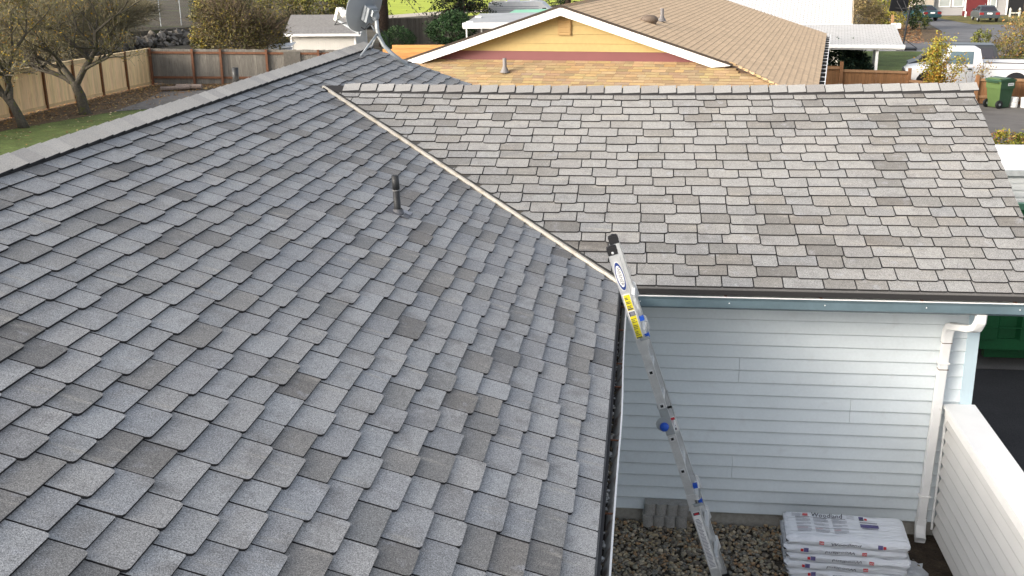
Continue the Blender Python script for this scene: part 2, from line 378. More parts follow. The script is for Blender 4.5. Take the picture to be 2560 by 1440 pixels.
# starter strips (plain dark granule edge showing below the first course)
b = MB(); b.box((-.06, AN, -.004), (.016, -.03, .001), X=frame((0, 0, 0), (cA, 0, -cA*AM), (0, 1, 0), (cA*AM, 0, cA))); b.build('starter_strip', mk('starter_granules', (.14, .135, .13), .95, n1=[(160, .3)]), MAIN)
b = MB(); b.box((.02, -.026, -.003), (RX(0), .06, .003), X=frame((0, 0, 0), (1, 0, 0), (0, cB, cB*BM), (0, -cB*BM, cB))); b.build('starter_strip', bpy.data.materials['starter_granules'], WING)
# ridge caps
def ridge_caps(parent, p0, d, ex, n, s1, s2, tn, half=.136, thick=.010, sagf=None, lift=.019, cover=1.12, var=.07):
    """caps lapped along d from p0; s1,s2 = the two downslope unit vectors"""
    d = V(d); up = V((0, 0, 1)); s1, s2 = V(s1), V(s2)
    for i in range(n):
        o = V(p0)+d*(i*ex)
        if sagf: o = o+V((0, 0, sagf(o)))
        mb = MB(); j = rnd.uniform(1-var, 1+var); c = tuple(x*j for x in tn(rnd))
        def row(q, h): return [q+s1*half+up*(h-.006), q+s1*half*.35+up*(h+.004), q+up*(h+.012), q+s2*half*.35+up*(h+.004), q+s2*half+up*(h-.006)]
        hw, hl = .030+lift, .021+lift
        A = row(o, hw); B = row(o+d*(ex*cover), hl); A0 = [p-up*thick for p in A]; B0 = [p-up*thick for p in B]
        sk = rnd.uniform(-.004, .004)
        A = [p+d*sk for p in A]
        for k in range(4):
            mb.face([A[k], A[k+1], B[k+1], B[k]], 0, c); mb.face([A0[k], A0[k+1], A[k+1], A[k]], 1, c)
        for k in (0, 4): mb.face([A0[k], A[k], B[k], B0[k]], 1, c)
        mb.build('ridge_cap', [M_cap, M_edge], parent)
tA = lambda r: (.60, .55, .48) if r.random() < .8 else (.53, .485, .43)  # main ridge: warm sunlit sheen painted into the cap colour
tB = lambda r: (.30, .295, .285) if r.random() < .75 else (.25, .24, .23)
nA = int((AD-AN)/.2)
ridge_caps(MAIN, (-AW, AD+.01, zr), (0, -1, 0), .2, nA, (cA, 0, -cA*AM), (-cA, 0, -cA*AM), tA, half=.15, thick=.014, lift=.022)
nB = int((3.75+3.45)/.203)
ridge_caps(WING, (3.79, AR, zb), (-1, 0, 0), .203, nB, (0, -cB, -cB*BM), (0, cB, -cB*BM), tB, sagf=lambda o: sag(o.x, o.y), cover=.945, var=.13)
# thick dark under-layer seen below the ridge caps
b = MB()
xs_ = [-3.55+i*(3.74+3.55)/16 for i in range(17)]
for i in range(16):
    for s_ in (-1, 1):
        q = []
        for x in (xs_[i], xs_[i+1]):
            z0 = zb+sag(x, AR); q.append((V((x, AR+s_*.148*cB, z0-.148*cB*BM+.004)), V((x, AR+s_*.128*cB, z0-.128*cB*BM+.034))))
        b.face([q[0][0], q[1][0], q[1][1], q[0][1]]); b.face([q[0][1], q[1][1], (xs_[i+1], AR, zb+.03+sag(xs_[i+1], AR)), (xs_[i], AR, zb+.03+sag(xs_[i], AR))])
b.build('ridge_vent', M_edge, WING)
b = MB(); 
for s_ in (-1, 1):
    q = [V((-AW+s_*.15*cA, y, zr-.15*cA*AM+.002)) for y in (AN, AD)]; q2 = [V((-AW+s_*.135*cA, y, zr-.135*cA*AM+.026)) for y in (AN, AD)]
    b.face([q[0], q[1], q2[1], q2[0]]); b.face([q2[0], q2[1], (-AW, AD, zr+.03), (-AW, AN, zr+.03)])
b.build('ridge_vent', M_edge, MAIN)
# valley flashing: wide pan and the raised crimp
b = MB(); vd = V((-BM/AM, 1, BM)); vl = AR
def vp(t, ox, oz): return V((-t*BM/AM+ox, t, t*BM+oz+(sag(-t*BM/AM, t) if ox > .03 else 0)))
t0, t1 = -.03, AR-.03
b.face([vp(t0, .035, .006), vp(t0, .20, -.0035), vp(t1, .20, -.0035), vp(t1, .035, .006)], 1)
for (x0, z0), (x1, z1), mm in (((-.035, .010), (-.012, .020), 2), ((-.012, .020), (.002, .042), 0), ((.002, .042), (.025, .043), 0), ((.025, .043), (.032, .010), 1), ((.032, .010), (.075, .008), 1)):
    b.face([vp(t0, x0, z0), vp(t0, x1, z1), vp(t1, x1, z1), vp(t1, x0, z0)], mm)
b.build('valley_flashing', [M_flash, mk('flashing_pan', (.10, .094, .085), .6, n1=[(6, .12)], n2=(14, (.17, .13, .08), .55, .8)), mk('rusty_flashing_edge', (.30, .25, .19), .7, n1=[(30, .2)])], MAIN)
# gutters -----------------------------------------------------------
b = MB()   # main eave gutter: back, floor, curved outer wall, lip
def gut(b, P, q0, q1, outm):
    pr = [(.0, -.02), (.0, -.165), (.05, -.165), (.06, -.14), (.092, -.09), (.118, -.045), (.128, -.045), (.128, -.052)]
    for (a0, h0), (a1, h1), mm in [(pr[i], pr[i+1], 1 if i < 5 else 2) for i in range(7)]: b.face([P(q0, a0, h0), P(q0, a1, h1), P(q1, a1, h1), P(q1, a0, h0)], mm)
    out = [(.0, -.17), (.08, -.17), (.113, -.145), (.115, -.08), (.128, -.052)]
    for i in range(4): b.face([P(q0, *out[i]), P(q1, *out[i]), P(q1, *out[i+1]), P(q0, *out[i+1])], outm)
NG = 24
wob = lambda y: .004*math.sin(y*1.7)+.006*math.exp(-((y+2.6)/.5)**2)
for i in range(NG):
    ya, yb = AN+(-.125-AN)*i/NG, AN+(-.125-AN)*(i+1)/NG
    gut(b, lambda y, a, h: V((-.043+a+(wob(y) if a > .05 else 0), y, h)), ya, yb, 0)
GA = b.build('gutter', [M_bluetrim, M_gutin, M_wtrim], HOUSE)
b = MB(); b.box((-.042, AN, -.12), (.036, -.14, -.104)); b.build('muck', M_muck, GA)
b = MB()
for i in range(420):
    y = rnd.uniform(-6.2, -.3); x = rnd.gauss(.024, .008); s_ = rnd.uniform(.005, .016)*(1.25 if y < -2.5 else .8)
    if rnd.random() < .5+.3*math.sin(y*3.1): b.ball((x, y, -.104+rnd.uniform(0, .012)), (s_, s_*rnd.uniform(.6, 1.8), s_*.8), 0, rnd.choice([(.5, .49, .45), (.42, .42, .40), (.2, .17, .12), (.1, .08, .05), (.55, .56, .55)]), nu=5, nv=3, jit=.3)
kind(b.build('moss_debris', M_lichen, GA), 'stuff')
for y in (-.42, -1.0, -1.72, -2.16, -3.0, -3.9, -4.8):
    b = MB(); b.tube([(-.05, y, -.05), (.080, y+rnd.uniform(-.01, .01), -.052)], .006, 6); b.build('gutter_spike', M_rust, GA)
b = MB(); gut(b, lambda x, a, h: V((x, .055-a, h-.012)), .075, 3.72, 0)
for x in (.075, 3.72): b.prism([V((x, .055-a, h-.012)) for a, h in ((.0, -.02), (.0, -.17), (.08, -.17), (.113, -.145), (.115, -.08), (.128, -.045))], (.002, 0, 0), 0)
GB = b.build('gutter', [M_gutter, mk('gutter_liner', (.52, .53, .5), .55, n1=[(4, .1)], n2=(20, (.35, .28, .2), .62, .8)), M_wtrim], HOUSE)
for x in (.16, .92, 1.72, 2.55, 3.3):
    b = MB(); b.box((x-.012, -.068, -.068), (x+.012, .052, -.062)); b.build('gutter_hanger', M_rust, GB)
    b = MB(); b.ball((x+.03, -.062, -.115), (.006, .004, .006), nu=6, nv=4); b.build('screw_head', M_aluw, GB)
# walls -----------------------------------------------------------------
YW, LW, ZB = .513, 3.11, -2.447
b = MB(); b.box((-7.9, AN+.3, -2.58), (-.513, AD-.3, -.2)); b.box((-.50, YW+.03, -2.44), (LW, 6.3, -.10))
b.prism([(LW-.05, YW, -.1), (LW-.05, AR, zb-.12), (LW-.05, 6.3, -.1)], (.05, 0, 0))
b.prism([(-7.9, AD-.32, -.2), (-AW, AD-.32, zr-.12), (-.513, AD-.32, -.2)], (0, .02, 0))
WALL = b.build('wall', M_side, HOUSE)
b = MB(); b.box((-.512, .078, -.19), (3.55, YW+.025, -.175)); b.box((-.54, AN+.1, -.17), (-.06, -.02, -.155)); b.build('soffit', M_wtrim, HOUSE)
b = MB(); b.box((.03, .056, -.155), (3.56, .075, -.02)); b.box((-.075, AN+.05, -.155), (-.056, .05, -.03)); b.build('fascia', M_bluetrim, HOUSE)
S_ = .124
def board(x0, x1, i, parent, nm='siding_board'):
    zt = -.4624-S_*(i-1); zl = zt-S_
    mb = MB(); mb.prism([(x0, YW+.03, zt+.004), (x0, YW+.017, zt+.004), (x0, YW-.010, zl+.016), (x0, YW-.008, zl+.009), (x0, YW+.008, zl), (x0, YW+.030, zl)], (x1-x0, 0, 0)); mb.build(nm, M_side, parent)
JT = {4: 1.12, 5: 1.12, 10: -.0, 11: -.0, 12: 1.1, 13: 1.1, 7: 2.15, 8: 2.15}
for i in range(-1, 17):
    if i in JT and JT[i] > .05: board(-.5, JT[i]-.0015, i, WALL); board(JT[i]+.0015, LW, i, WALL)
    else: board(-.5, LW, i, WALL)
b = MB(); b.box((LW, YW-.012, ZB), (LW+.105, YW+.055, -.17)); b.box((LW+.05, YW+.058, ZB), (LW+.105, YW+.14, -.17)); b.build('corner_board', M_bluetrim, HOUSE)
b = MB(); b.box((-.5, YW+.035, -2.62), (LW+.06, 6.3, -2.445)); b.build('foundation', M_conc, HOUSE)
b = MB(); b.prism([(3.585, -.03, -.16), (3.585, AR, zb-.13), (3.585, AR, zb-.012), (3.585, -.03, -.03)], (.022, 0, 0)); b.build('rake_board', M_bluetrim, HOUSE)
# downspout
def rect_pipe(path, wx, wy):
    mb = MB(); path = [V(p) for p in path]; i0 = len(mb.v); rows = []
    for k, p in enumerate(path):
        d = (path[min(k+1, len(path)-1)]-path[max(k-1, 0)]).normalized()
        a = V((1, 0, 0)); a = (a-d*a.dot(d)); a = a.normalized() if a.length > .3 else V((0, 0, 1)); c = d.cross(a)
        rows.append([p+a*wx*x+c*wy*y for x, y in ((-1, -.8), (-.8, -1), (.8, -1), (1, -.8), (1, .8), (.8, 1), (-.8, 1), (-1, .8))])
    for r in rows: mb.v += [tuple(q) for q in r]
    for k in range(len(rows)-1):
        for j in range(8): mb.f.append((i0+k*8+j, i0+k*8+(j+1) % 8, i0+k*8+8+(j+1) % 8, i0+k*8+8+j)); mb.m.append(0); mb.t.append(None)
    return mb
DS = rect_pipe([(2.925, YW-.045, -.60), (2.905, YW-.045, -1.3), (2.875, YW-.045, -2.40)], .040, .03).build('downspout', M_white, HOUSE)
rect_pipe([(3.045, -.005, -.172), (3.043, -.003, -.25), (3.03, .03, -.315), (3.01, .09, -.345)], .043, .03).build('elbow', M_white, DS)
b = rect_pipe([(3.01, .09, -.345), (2.955, YW-.10, -.435)], .043, .03); b.build('offset_pipe', M_white, DS)
rect_pipe([(2.957, YW-.11, -.43), (2.94, YW-.06, -.455), (2.93, YW-.045, -.50), (2.925, YW-.045, -.605)], .045, .033).build('elbow', M_white, DS)
rect_pipe([(2.877, YW-.045, -2.37), (2.872, YW-.055, -2.45), (2.862, YW-.11, -2.52), (2.855, YW-.17, -2.545)], .046, .035).build('shoe', M_white, DS)
for z, x in ((-.80, 2.92), (-2.14, 2.884)):
    b = MB(); b.box((x-.056, YW-.083, z-.008), (x+.046, YW-.012, z+.008)); b.build('strap', M_wtrim, DS)
for z, x in ((-.605, 2.925), (-.86, 2.918), (-2.385, 2.876)):
    b = MB(); b.box((x-.043, YW-.079, z-.004), (x+.043, YW-.013, z+.003)); b.build('joint', mk('grime', (.16, .12, .09), .9) if 'grime' not in bpy.data.materials else bpy.data.materials['grime'], DS)
b = MB(); b.tube([(3.0, YW-.03, -1.25), (2.985, YW-.03, -2.5)], .012, 8); b.build('conduit', M_white, HOUSE)
# vents through our roof
def vent(base, h, lean, rad=.042):
    base = V(base); top = base+V((lean[0], lean[1], h)); mid = base+V((lean[0], lean[1], h))*.62
    mb = MB(); mb.tube([base-V((0, 0, .1)), mid], rad*.95, 16); mb.tube([mid, mid+V((0, 0, .008))], rad*1.03, 16, 1); mb.tube([mid+V((0, 0, .012)), top], rad, 16)
    mb.lathe([(rad, 0), (rad*1.02, .002), (rad*.78, .003), (rad*.76, -.12), (0, -.12)], top, (0, 0, 1), 16, 0)
    v = mb.build('vent_pipe', [M_abs, mk('dull_ring', (.2, .2, .2), .6) if 'dull_ring' not in bpy.data.materials else bpy.data.materials['dull_ring']], HOUSE, True)
    return v
v = vent((-1.865, -.27, .674), .335, (-.012, .0), .031)
b = MB(); X = frame((-1.865, -.27, .676), (cA, 0, -cA*AM), (0, 1, 0), (cA*AM, 0, cA))
b.box((-.10, -.08, .014), (.10, .12, .020), X=X); b.box((.02, .03, .020), (.098, .118, .0235), 1, X=X)
b.lathe([(.055, .012), (.045, .03), (.038, .05)], X((0, 0, 0)), (0, 0, 1), 16)
b.build('pipe_flashing', [mk('dull_lead', (.13, .13, .14), .6), mk('shiny_flashing', (.35, .34, .35), .4, n1=[(60, .4)], metal=.7)], v)
vent((-4.19, 2.3, 1.2), .45, (.0, 0), .034)

# ------------------------------------------------------------------ satellite dish on the main roof
DI = thing('satellite_dish', 'grey satellite dish on a tripod at the far ridge of the grey roof', 'satellite dish', (-3.75, 6.9, 1.35))
nrm = V((-.79, .48, .38)).normalized(); ctr = V((-3.93, 6.95, 2.075)); upd = (V((0, 0, 1))-nrm*nrm.z).normalized()
b = MB(); n_ = 40; prof = [(0, -.075), (.12, -.068), (.24, -.046), (.34, -.012), (.385, .006), (.40, .012), (.40, .004)]
sidev = upd.cross(nrm)
b.lathe(prof, ctr, nrm, n_, 0, None, .88, sidev); b.lathe([(0, -.083), (.12, -.076), (.24, -.054), (.34, -.02), (.39, .0), (.40, .004)], ctr, nrm, n_, 0, None, .88, sidev)
RF = b.build('reflector', M_dish, DI, True)
back = ctr-nrm*.085
b = MB(); X = frame(back-upd*.06, sidev, upd, -nrm); b.box((-.09, -.11, .0), (.09, .11, .10), X=X); b.box((-.105, -.10, .0), (-.09, .12, .05), X=X); b.box((.09, -.10, .0), (.105, .12, .05), X=X); b.box((-.05, .0, .10), (.05, .09, .15), 1, X=X)
b.build('mount_bracket', [M_dish, M_galv], DI)
mt = V((-3.745, 6.9, 1.75)); foot = V((-3.30, 6.90, 1.20))
b = MB(); b.ball(mt+V((-.02, 0, .19)), (.065, .055, .08), nu=12, nv=8); b.build('elevation_joint', M_dish, DI, True)
b = MB(); b.tube([mt+V((-.01, 0, .24)), mt, mt+V((.02, 0, -.10)), mt+V((.09, 0, -.24)), mt+V((.20, 0, -.35)), foot+V((.0, 0, .01))], .029, 12); b.build('mast', M_galv, DI, True)
for f_ in ((-3.86, 6.25, 1.40), (-3.93, 7.16, 1.43)):
    b = MB(); b.tube([mt+V((0, 0, -.06)), V(f_)], .017 if f_[1] < 7 else .012, 8); s_ = b.build('strut', M_galv, DI, True)
    b = MB(); X = frame(f_, (cA, 0, -cA*AM), (0, 1, 0), (cA*AM, 0, cA)); b.box((-.05, -.035, .0), (.05, .035, .012), X=X); b.build('foot_plate', M_galv, s_)
b = MB(); X = frame(foot, (cA, 0, -cA*AM), (0, 1, 0), (cA*AM, 0, cA)); b.box((-.07, -.06, .004), (.07, .06, .02), X=X); b.build('foot_plate', M_galv, DI)
lnb = ctr+nrm*.46-upd*.30
b = MB(); b.tube([ctr-upd*.42-nrm*.02, lnb-upd*.12], .018, 8); b.build('arm', M_dish, DI)
b = MB(); X = frame(lnb, sidev, upd, nrm); b.box((-.045, -.13, .0), (.045, .07, .05), X=X); b.box((-.03, .02, -.05), (.03, .09, .0), X=X); LN = b.build('feed_housing', M_ivory, DI)
b = MB(); b.lathe([(0, 0), (.052, .002), (.058, .02), (.05, .06), (.03, .09)], lnb+upd*.02-nrm*.13+sidev*.0, nrm, 14); b.ball(lnb+upd*.03-nrm*.10, (.06, .06, .06), nu=12, nv=8); b.build('feed_cap', M_wtrim, LN, True)
b = MB(); b.tube([lnb-upd*.10, lnb-upd*.19+sidev*.05, ctr-upd*.30+nrm*.15, ctr-upd*.32-nrm*.1, mt+V((-.12, 0, .08)), mt+V((.02, .02, .02)), mt+V((.14, .04, -.12)), mt+V((.17, .06, -.3))], .007, 6); b.build('cable', M_black, DI, True)

# ------------------------------------------------------------------ ladder
LA = thing('ladder', 'aluminium folding ladder with blue locks leaning on the gutter', 'ladder', (.97, -.6, -2.58))
ax = V((.936, 0, -2.89)).normalized(); tp = V((-.046, 0, .56)); nx = V((-ax.z, 0, ax.x))   # nx points to the right/up side of the rail
def LP(t, n, y): q = tp+ax*t+nx*n; return V((q.x+.02*max(0, t)/3.2*(y+.80)/.37, y, q.z))   # the far rail stands a little further out at the foot
YN, YF = -.80, -.43
LEN = 3.29
LX = lambda q: LP(q[0], q[1], q[2])
for yy, s_ in ((YN, 1), (YF, -1)):
    for (t0_, t1_, hw, th, nm) in ((.04, .90, .038, .028, 'outer_rail'), (.88, 1.58, .031, .022, 'inner_rail'), (1.56, 2.27, .031, .022, 'inner_rail'), (2.24, LEN, .038, .028, 'outer_rail')):
        y0 = yy if nm == 'outer_rail' else yy+.003*s_
        b = MB(); b.box((t0_, -hw, min(y0, y0+th*s_)), (t1_, hw, max(y0, y0+th*s_)), X=LX)
        for e in (-1, 1): b.box((t0_, e*hw-.003, min(y0-.002*s_, y0+th*s_)), (t1_, e*hw+.003, max(y0-.002*s_, y0+th*s_)), X=LX)
        b.build(nm, M_alu, LA)
    b = MB(); b.box((0, -.040, min(yy-.004*s_, yy+.032*s_)), (.062, .040, max(yy-.004*s_, yy+.032*s_)), X=LX); b.tube([LP(.002, -.034, yy+.014*s_), LP(-.008, 0, yy+.014*s_), LP(.002, .034, yy+.014*s_)], .014, 6)
    c_ = b.build('end_cap', M_black, LA)
    b = MB(); b.ball(LP(.045, 0, yy-.006*s_), (.011, .006, .011), nu=8, nv=5); b.build('rivet', M_aluw, c_)
    b = MB(); b.box((LEN-.05, -.05, min(yy-.005*s_, yy+.036*s_)), (LEN+.035, .055, max(yy-.005*s_, yy+.036*s_)), X=LX); b.build('foot', M_black, LA)
T0 = 1.095
for i in range(-3, 8):
    t = T0+.305*i
    if t < .2 or t > LEN-.08: continue
    if .88 < t < 2.24:
        b = MB(); b.box((t-.017, -.017, YN-.001), (t+.017, .017, YF+.001), X=LX); rg = b.build('rung', M_aluw, LA)
        b = MB(); b.box((t-.012, -.012, YN-.006), (t+.012, .012, YN-.001), 0, X=LX); b.build('rung_hole', M_black, rg)
        b = MB()
        for (a0, a1, c0, c1) in ((-.02, .02, -.02, -.012), (-.02, .02, .012, .02), (-.02, -.012, -.012, .012), (.012, .02, -.012, .012)): b.box((t+a0, c0, YN-.007), (t+a1, c1, YN-.001), X=LX)
        b.build('rung_collar', M_aluw, rg)
    else:
        b = MB(); b.box((t-.02, .020, YN+.0), (t+.02, .050, YF), X=LX)
        for y0 in (YN+.004, YF-.012): b.prism([LP(t-.075, .033, y0), LP(t-.055, .060, y0), LP(t+.055, .062, y0), LP(t+.085, .033, y0)], (0, .01, 0))
        b.build('rung', M_aluw, LA)
def locks(t):
    b = MB(); b.tube([LP(t-.01, .055, YN+.02), LP(t-.13, .085, YN+.02)], .010, 8); b.box((t-.016, .0, YN-.02), (t+.006, .075, YN-.006), X=LX); lk = b.build('lock_lever', M_galv, LA)
    for tt in (t-.012, t-.16):
        b = MB(); b.box((tt-.026, .042, YN+.0), (tt+.010, .078, YN+.034), X=LX); b.build('lock_grip', M_blue, lk)
locks(.80); locks(2.34)
HT = 1.555
for yy, s_ in ((YN, -1), (YF, 1)):
    b = MB(); b.lathe([(0, 0), (.058, 0), (.058, .012), (0, .012)], LP(HT, -.035, yy+.001*s_), (0, s_, 0), 20); b.box((HT-.13, -.036, min(yy, yy+.006*s_)), (HT+.11, .036, max(yy, yy+.006*s_)), X=LX); hg = b.build('hinge', M_galv, LA)
    b = MB(); b.lathe([(.036, 0), (.038, .012), (.034, .03), (.02, .04), (0, .042)], LP(HT+.02, -.03, yy+.010*s_), (0, s_, 0), 18); b.build('hinge_knob', M_blue, hg, True)
# stickers (flat print on the near rail)
ys_ = YN-.0035
def sticker(parent, t0_, t1_, n0, n1, mat, dy=0, nm='sticker'):
    b = MB(); b.box((t0_, n0, ys_-dy-.0008), (t1_, n1, ys_-dy), X=LX); return b.build(nm, mat, parent)
b = MB(); X = lambda q: LP(.245+q[0], q[1], ys_-q[2]); n_ = 28
b.prism([X((.118*math.cos(2*math.pi*i/n_)*1.06, .036*math.sin(2*math.pi*i/n_), 0)) for i in range(n_)], (0, -.0005, 0))
LG = b.build('maker_badge', M_wtrim, LA)
b = MB(); b.prism([X((.112*math.cos(2*math.pi*i/n_)*1.06, .032*math.sin(2*math.pi*i/n_), .0008)) for i in range(n_)], (0, -.0004, 0)); b.build('badge_ring', M_navy, LG)
b = MB(); b.prism([X((.092*math.cos(2*math.pi*i/n_), .025*math.sin(2*math.pi*i/n_), .0016)) for i in range(n_)], (0, -.0004, 0)); b.build('badge_field', M_wtrim, LG)
vs, fs = text_mesh('WERNER', .0385); b = MB(); b.mesh([X((v.x, v.y, .0024)) for v in vs], fs); b.build('badge_lettering', M_print, LG)
st = sticker(LA, .40, .545, -.030, .030, M_wtrim); sticker(st, .406, .539, -.025, .025, M_yellow, .001)
for k in range(9): sticker(st, .415+k*.012, .421+k*.012, -.02, rnd.uniform(-.002, .02), M_print, .002, 'print_line') if k not in (0, 3, 6) else None
sticker(st, .522, .533, -.022, .022, M_print, .002, 'print_line')
st = sticker(LA, .548, .79, -.030, .030, M_wtrim); sticker(st, .59, .784, -.025, .025, M_yellow, .001); sticker(st, .552, .588, -.024, .024, M_print, .001); sticker(st, .556, .584, -.014, .020, M_grey, .002)
for k in range(13): sticker(st, .598+k*.014, .603+k*.014, -.02, rnd.uniform(-.004, .02), M_print, .002, 'print_line') if k % 4 else None
sticker(st, .772, .782, -.022, .022, M_print, .002, 'print_line')
st = sticker(LA, 2.40, 2.96, -.031, .031, M_wtrim); sticker(st, 2.406, 2.432, -.027, .027, M_print, .001); sticker(st, 2.411, 2.427, -.018, .018, M_red, .002)
for k in range(36): sticker(st, 2.47+k*.0133, 2.476+k*.0133, -.024, rnd.uniform(.006, .024), M_grey, .001, 'print_line')
b = MB(); b.box((1.66, -.03, YF-.0270), (1.80, .03, YF-.0262), X=LX); st = b.build('sticker', M_wtrim, LA)
b = MB(); b.box((1.667, -.025, YF-.0280), (1.69, .025, YF-.0272), X=LX); b.build('sticker_heading', M_red, st)
for t0_, t1_, mm in ((1.70, 1.712, M_grey), (1.718, 1.73, M_grey), (1.738, 1.75, M_grey), (1.765, 1.785, M_print)):
    b = MB(); b.box((t0_, -.014, YF-.0280), (t1_, .014, YF-.0272), X=LX); b.build('print_line', mm, st)

# ------------------------------------------------------------------ gravel yard
b = MB()
for i in range(9500):
    x, y = rnd.uniform(-.35, 2.75), rnd.uniform(-1.25, .52)
    if x > 2.45-.25*max(0, -y) and rnd.random() < .85: continue
    s_ = rnd.choice([.013, .016, .019, .022, .027])*rnd.uniform(.8, 1.2)
    c = rnd.choice([(.20, .19, .17), (.13, .125, .12), (.27, .24, .18), (.17, .15, .12), (.33, .31, .27), (.10, .095, .09), (.21, .215, .19), (.24, .17, .11), (.15, .16, .165)])
    j = rnd.uniform(.75, 1.15); R = Matrix.Rotation(rnd.uniform(0, 6.3), 3, 'Z') @ Matrix.Rotation(rnd.gauss(0, .35), 3, 'X')
    b.ball((x, y, -2.585+rnd.uniform(0, .026)), (s_, s_*rnd.uniform(.6, .9), s_*rnd.uniform(.45, .7)), 0, tuple(k*j*q_ for k, q_ in zip(c, (1.5, 1.36, 1.15))), X=lambda q, R=R: R @ q, nu=7, nv=4, jit=.1)
kind(b.build('gravel', M_peb, None, True), 'stuff')
patch('gravel_bed', [(-.45, .52), (2.6, .52), (2.2, -3), (-.45, -3)], mk('gravel_shade', (.075, .065, .052), .95, n1=[(50, .5)]), 1)
# ------------------------------------------------------------------ stacked edging blocks
posn = ['topmost', 'second from the top', 'third from the top', 'lowest']
for i in range(4):
    zt = -2.315-i*.062; dx, dy = (.004, .0, -.016, -.012)[i], (0, .004, -.010, .0)[i]
    b = MB(); pl = [(.70+dx, .50, 0), (.275+dx, .50, 0)]; wv = .425/4
    for k in range(4):
        for a in range(7):
            th = math.pi*a/6; pl.append((.275+dx+wv*(k+.5)-math.cos(th)*wv*.5, .405+dy-math.sin(th)*.033, 0))
    b.prism([(p[0], p[1], zt-.0605) for p in pl], (0, 0, .0605))
    o = b.top('edging_block', M_block, (.4875, .45, zt-.0605))
    tag(o, f'grey scalloped concrete edging block, {posn[i]} of the stack by the siding', 'edging block', 'stacked scalloped edging blocks')
# ------------------------------------------------------------------ shingle bundles
ang = math.radians(-3.0)
def bundle(zt, dx, dy, da, label, flip, top=False, th=.071):
    c, s_ = math.cos(ang+da), math.sin(ang+da); org = V((2.035+dx, -.245+dy, zt)); B0 = thing('shingle_bundle', label, 'shingle bundle', (org.x, org.y, zt-th), 'wrapped shingle bundles in one stack')
    X = frame(org, (c, s_, 0), (-s_, c, 0), (0, 0, 1)); hx, hy = .520, .235; nx_, ny_ = 34, 14; r = random.Random(int(zt*1000)+5)
    ph = [r.uniform(0, 6) for _ in range(8)]; vs = []; fs = []
    def wv(u, v): return .003*math.sin(u*9+ph[0])+.0014*math.sin(v*13+u*5+ph[1])+.0012*math.sin(u*21+ph[2]+v*5)
    ring = 5
    def pt(i, j):
        # rows of a pillow: j spans front-bottom -> top -> back-bottom
        u = -1+2*i/nx_; e = max(0, abs(u)-.93)/.07; px = hx*u
        tt = j/(ny_+2*ring)
        if j < ring: k = j/ring; a = -math.pi/2+math.pi*k*.5; v_ = -1; y = -hy+.03-.03*math.cos(a*0+math.pi*.5*k)+0*k; y = -hy+.022*(1-math.cos(0)) + (.022*(k**3)); z = -th+th*min(1, k*1.0)
        elif j > ny_+ring: k = (ny_+2*ring-j)/ring; y = hy-(.022*(k**3)); z = -th+th*k
        else: k = (j-ring)/ny_; y = -hy+.022+(2*hy-.044)*k; z = 0
        bulge = .010*math.sin(math.pi*min(1, max(0, (z+th)/th)))*(1 if j < ring or j > ny_+ring else 0)
        y += (-bulge if j < ring else bulge if j > ny_+ring else 0)+(.004*math.sin(u*14+ph[3]) if j <= ring else 0)
        zc = z-(th*.30*e**2 if z > -th*.5 else -th*.25*e**2); yy = y*(1-.06*e**2)
        if z > -.001 or j <= ring: zc += wv(u, y*4)*(1 if j >= 1 else 0)
        return X((px, yy, zc+.004))
    nj = ny_+2*ring
    for i in range(nx_+1):
        for j in range(nj+1): vs.append(pt(i, j))
    for i in range(nx_):
        for j in range(nj): a = i*(nj+1)+j; fs.append((a, a+nj+1, a+nj+2, a+1))
    for i in (0, nx_): fs.append(tuple(i*(nj+1)+j for j in range(nj+1))) if i else fs.append(tuple(reversed([j for j in range(nj+1)])))
    b = MB(); b.mesh(vs, fs); W = b.build('wrapper', M_wrap, B0, True)
    def surf(u, v): return X((u, v, wv(u/hx, v*4)+.0095))
    def pr(nm, mesh, mat):
        b = MB(); b.mesh(*mesh); return b.build(nm, mat, W)
    def sheet(u0, u1, v0, v1, f, n=8):
        P = []; Q = []
        for i in range(n+1):
            u = u0+(u1-u0)*i/n; P += [f(u, v0), f(u, v1)]
        for i in range(n): Q.append((2*i, 2*i+2, 2*i+3, 2*i+1))
        return P, Q
    if top:
        hi = lambda u, v: surf(u, v)+V((0, 0, .003))
        vs_, fs_ = text_mesh('Woodland', .086, .18); pr('lettering', ([hi(v.x*.74-.145, v.y*1.35+.165) for v in vs_], fs_), M_print)
        pr('red_logo', sheet(-.355, -.31, .142, .188, surf, 3), M_red)
        vs_, fs_ = text_mesh('GAF', .026); pr('logo_lettering', ([hi(v.x-.333, v.y+.165) for v in vs_], fs_), M_wtrim)
        for cx in (-.36, -.205, -.045):
            pr('heading', sheet(cx-.06, cx+.06, .118, .124, surf, 4), M_print)
            for k in range(17):
                if k in (5, 9): continue
                y1 = .106-k*.0145; pr('print_line', sheet(cx-.062+k*.0005, cx+(.068 if k % 4 else rnd.uniform(.0, .06)), y1-.0042, y1, surf, 5), M_grey if not (k == 12 and cx < 0) else M_red)
        for k in range(5): pr('print_line', sheet(-.45, -.375+.01*(k % 2), .18-k*.012, .1835-k*.012, surf, 2), M_grey)
        for k in range(3): pr('print_line', sheet(.03, .095, .18-k*.02, .184-k*.02, surf, 2), M_grey)
        for k, (x0, x1, y0, y1, mm) in enumerate([(.135, .175, .150, .186, M_purp), (.135, .175, .128, .147, M_print), (.182, .205, .135, .165, M_red), (.135, .285, .085, .10, M_grey), (.135, .29, .005, .058, M_purp), (.145, .28, -.02, -.008, M_grey)]): pr('print_box', sheet(x0, x1, y0, y1, surf, 5), mm)
    fy = -hy-.0045
    def front(u, z): return X((u, fy-.010*math.sin(math.pi*min(1, max(0, (z+th)/th)))+.004*math.sin(u/hx*14+ph[3])-.004+.022*(max(0, (z+th)/th))**3, z+wv(u/hx, fy*4)))
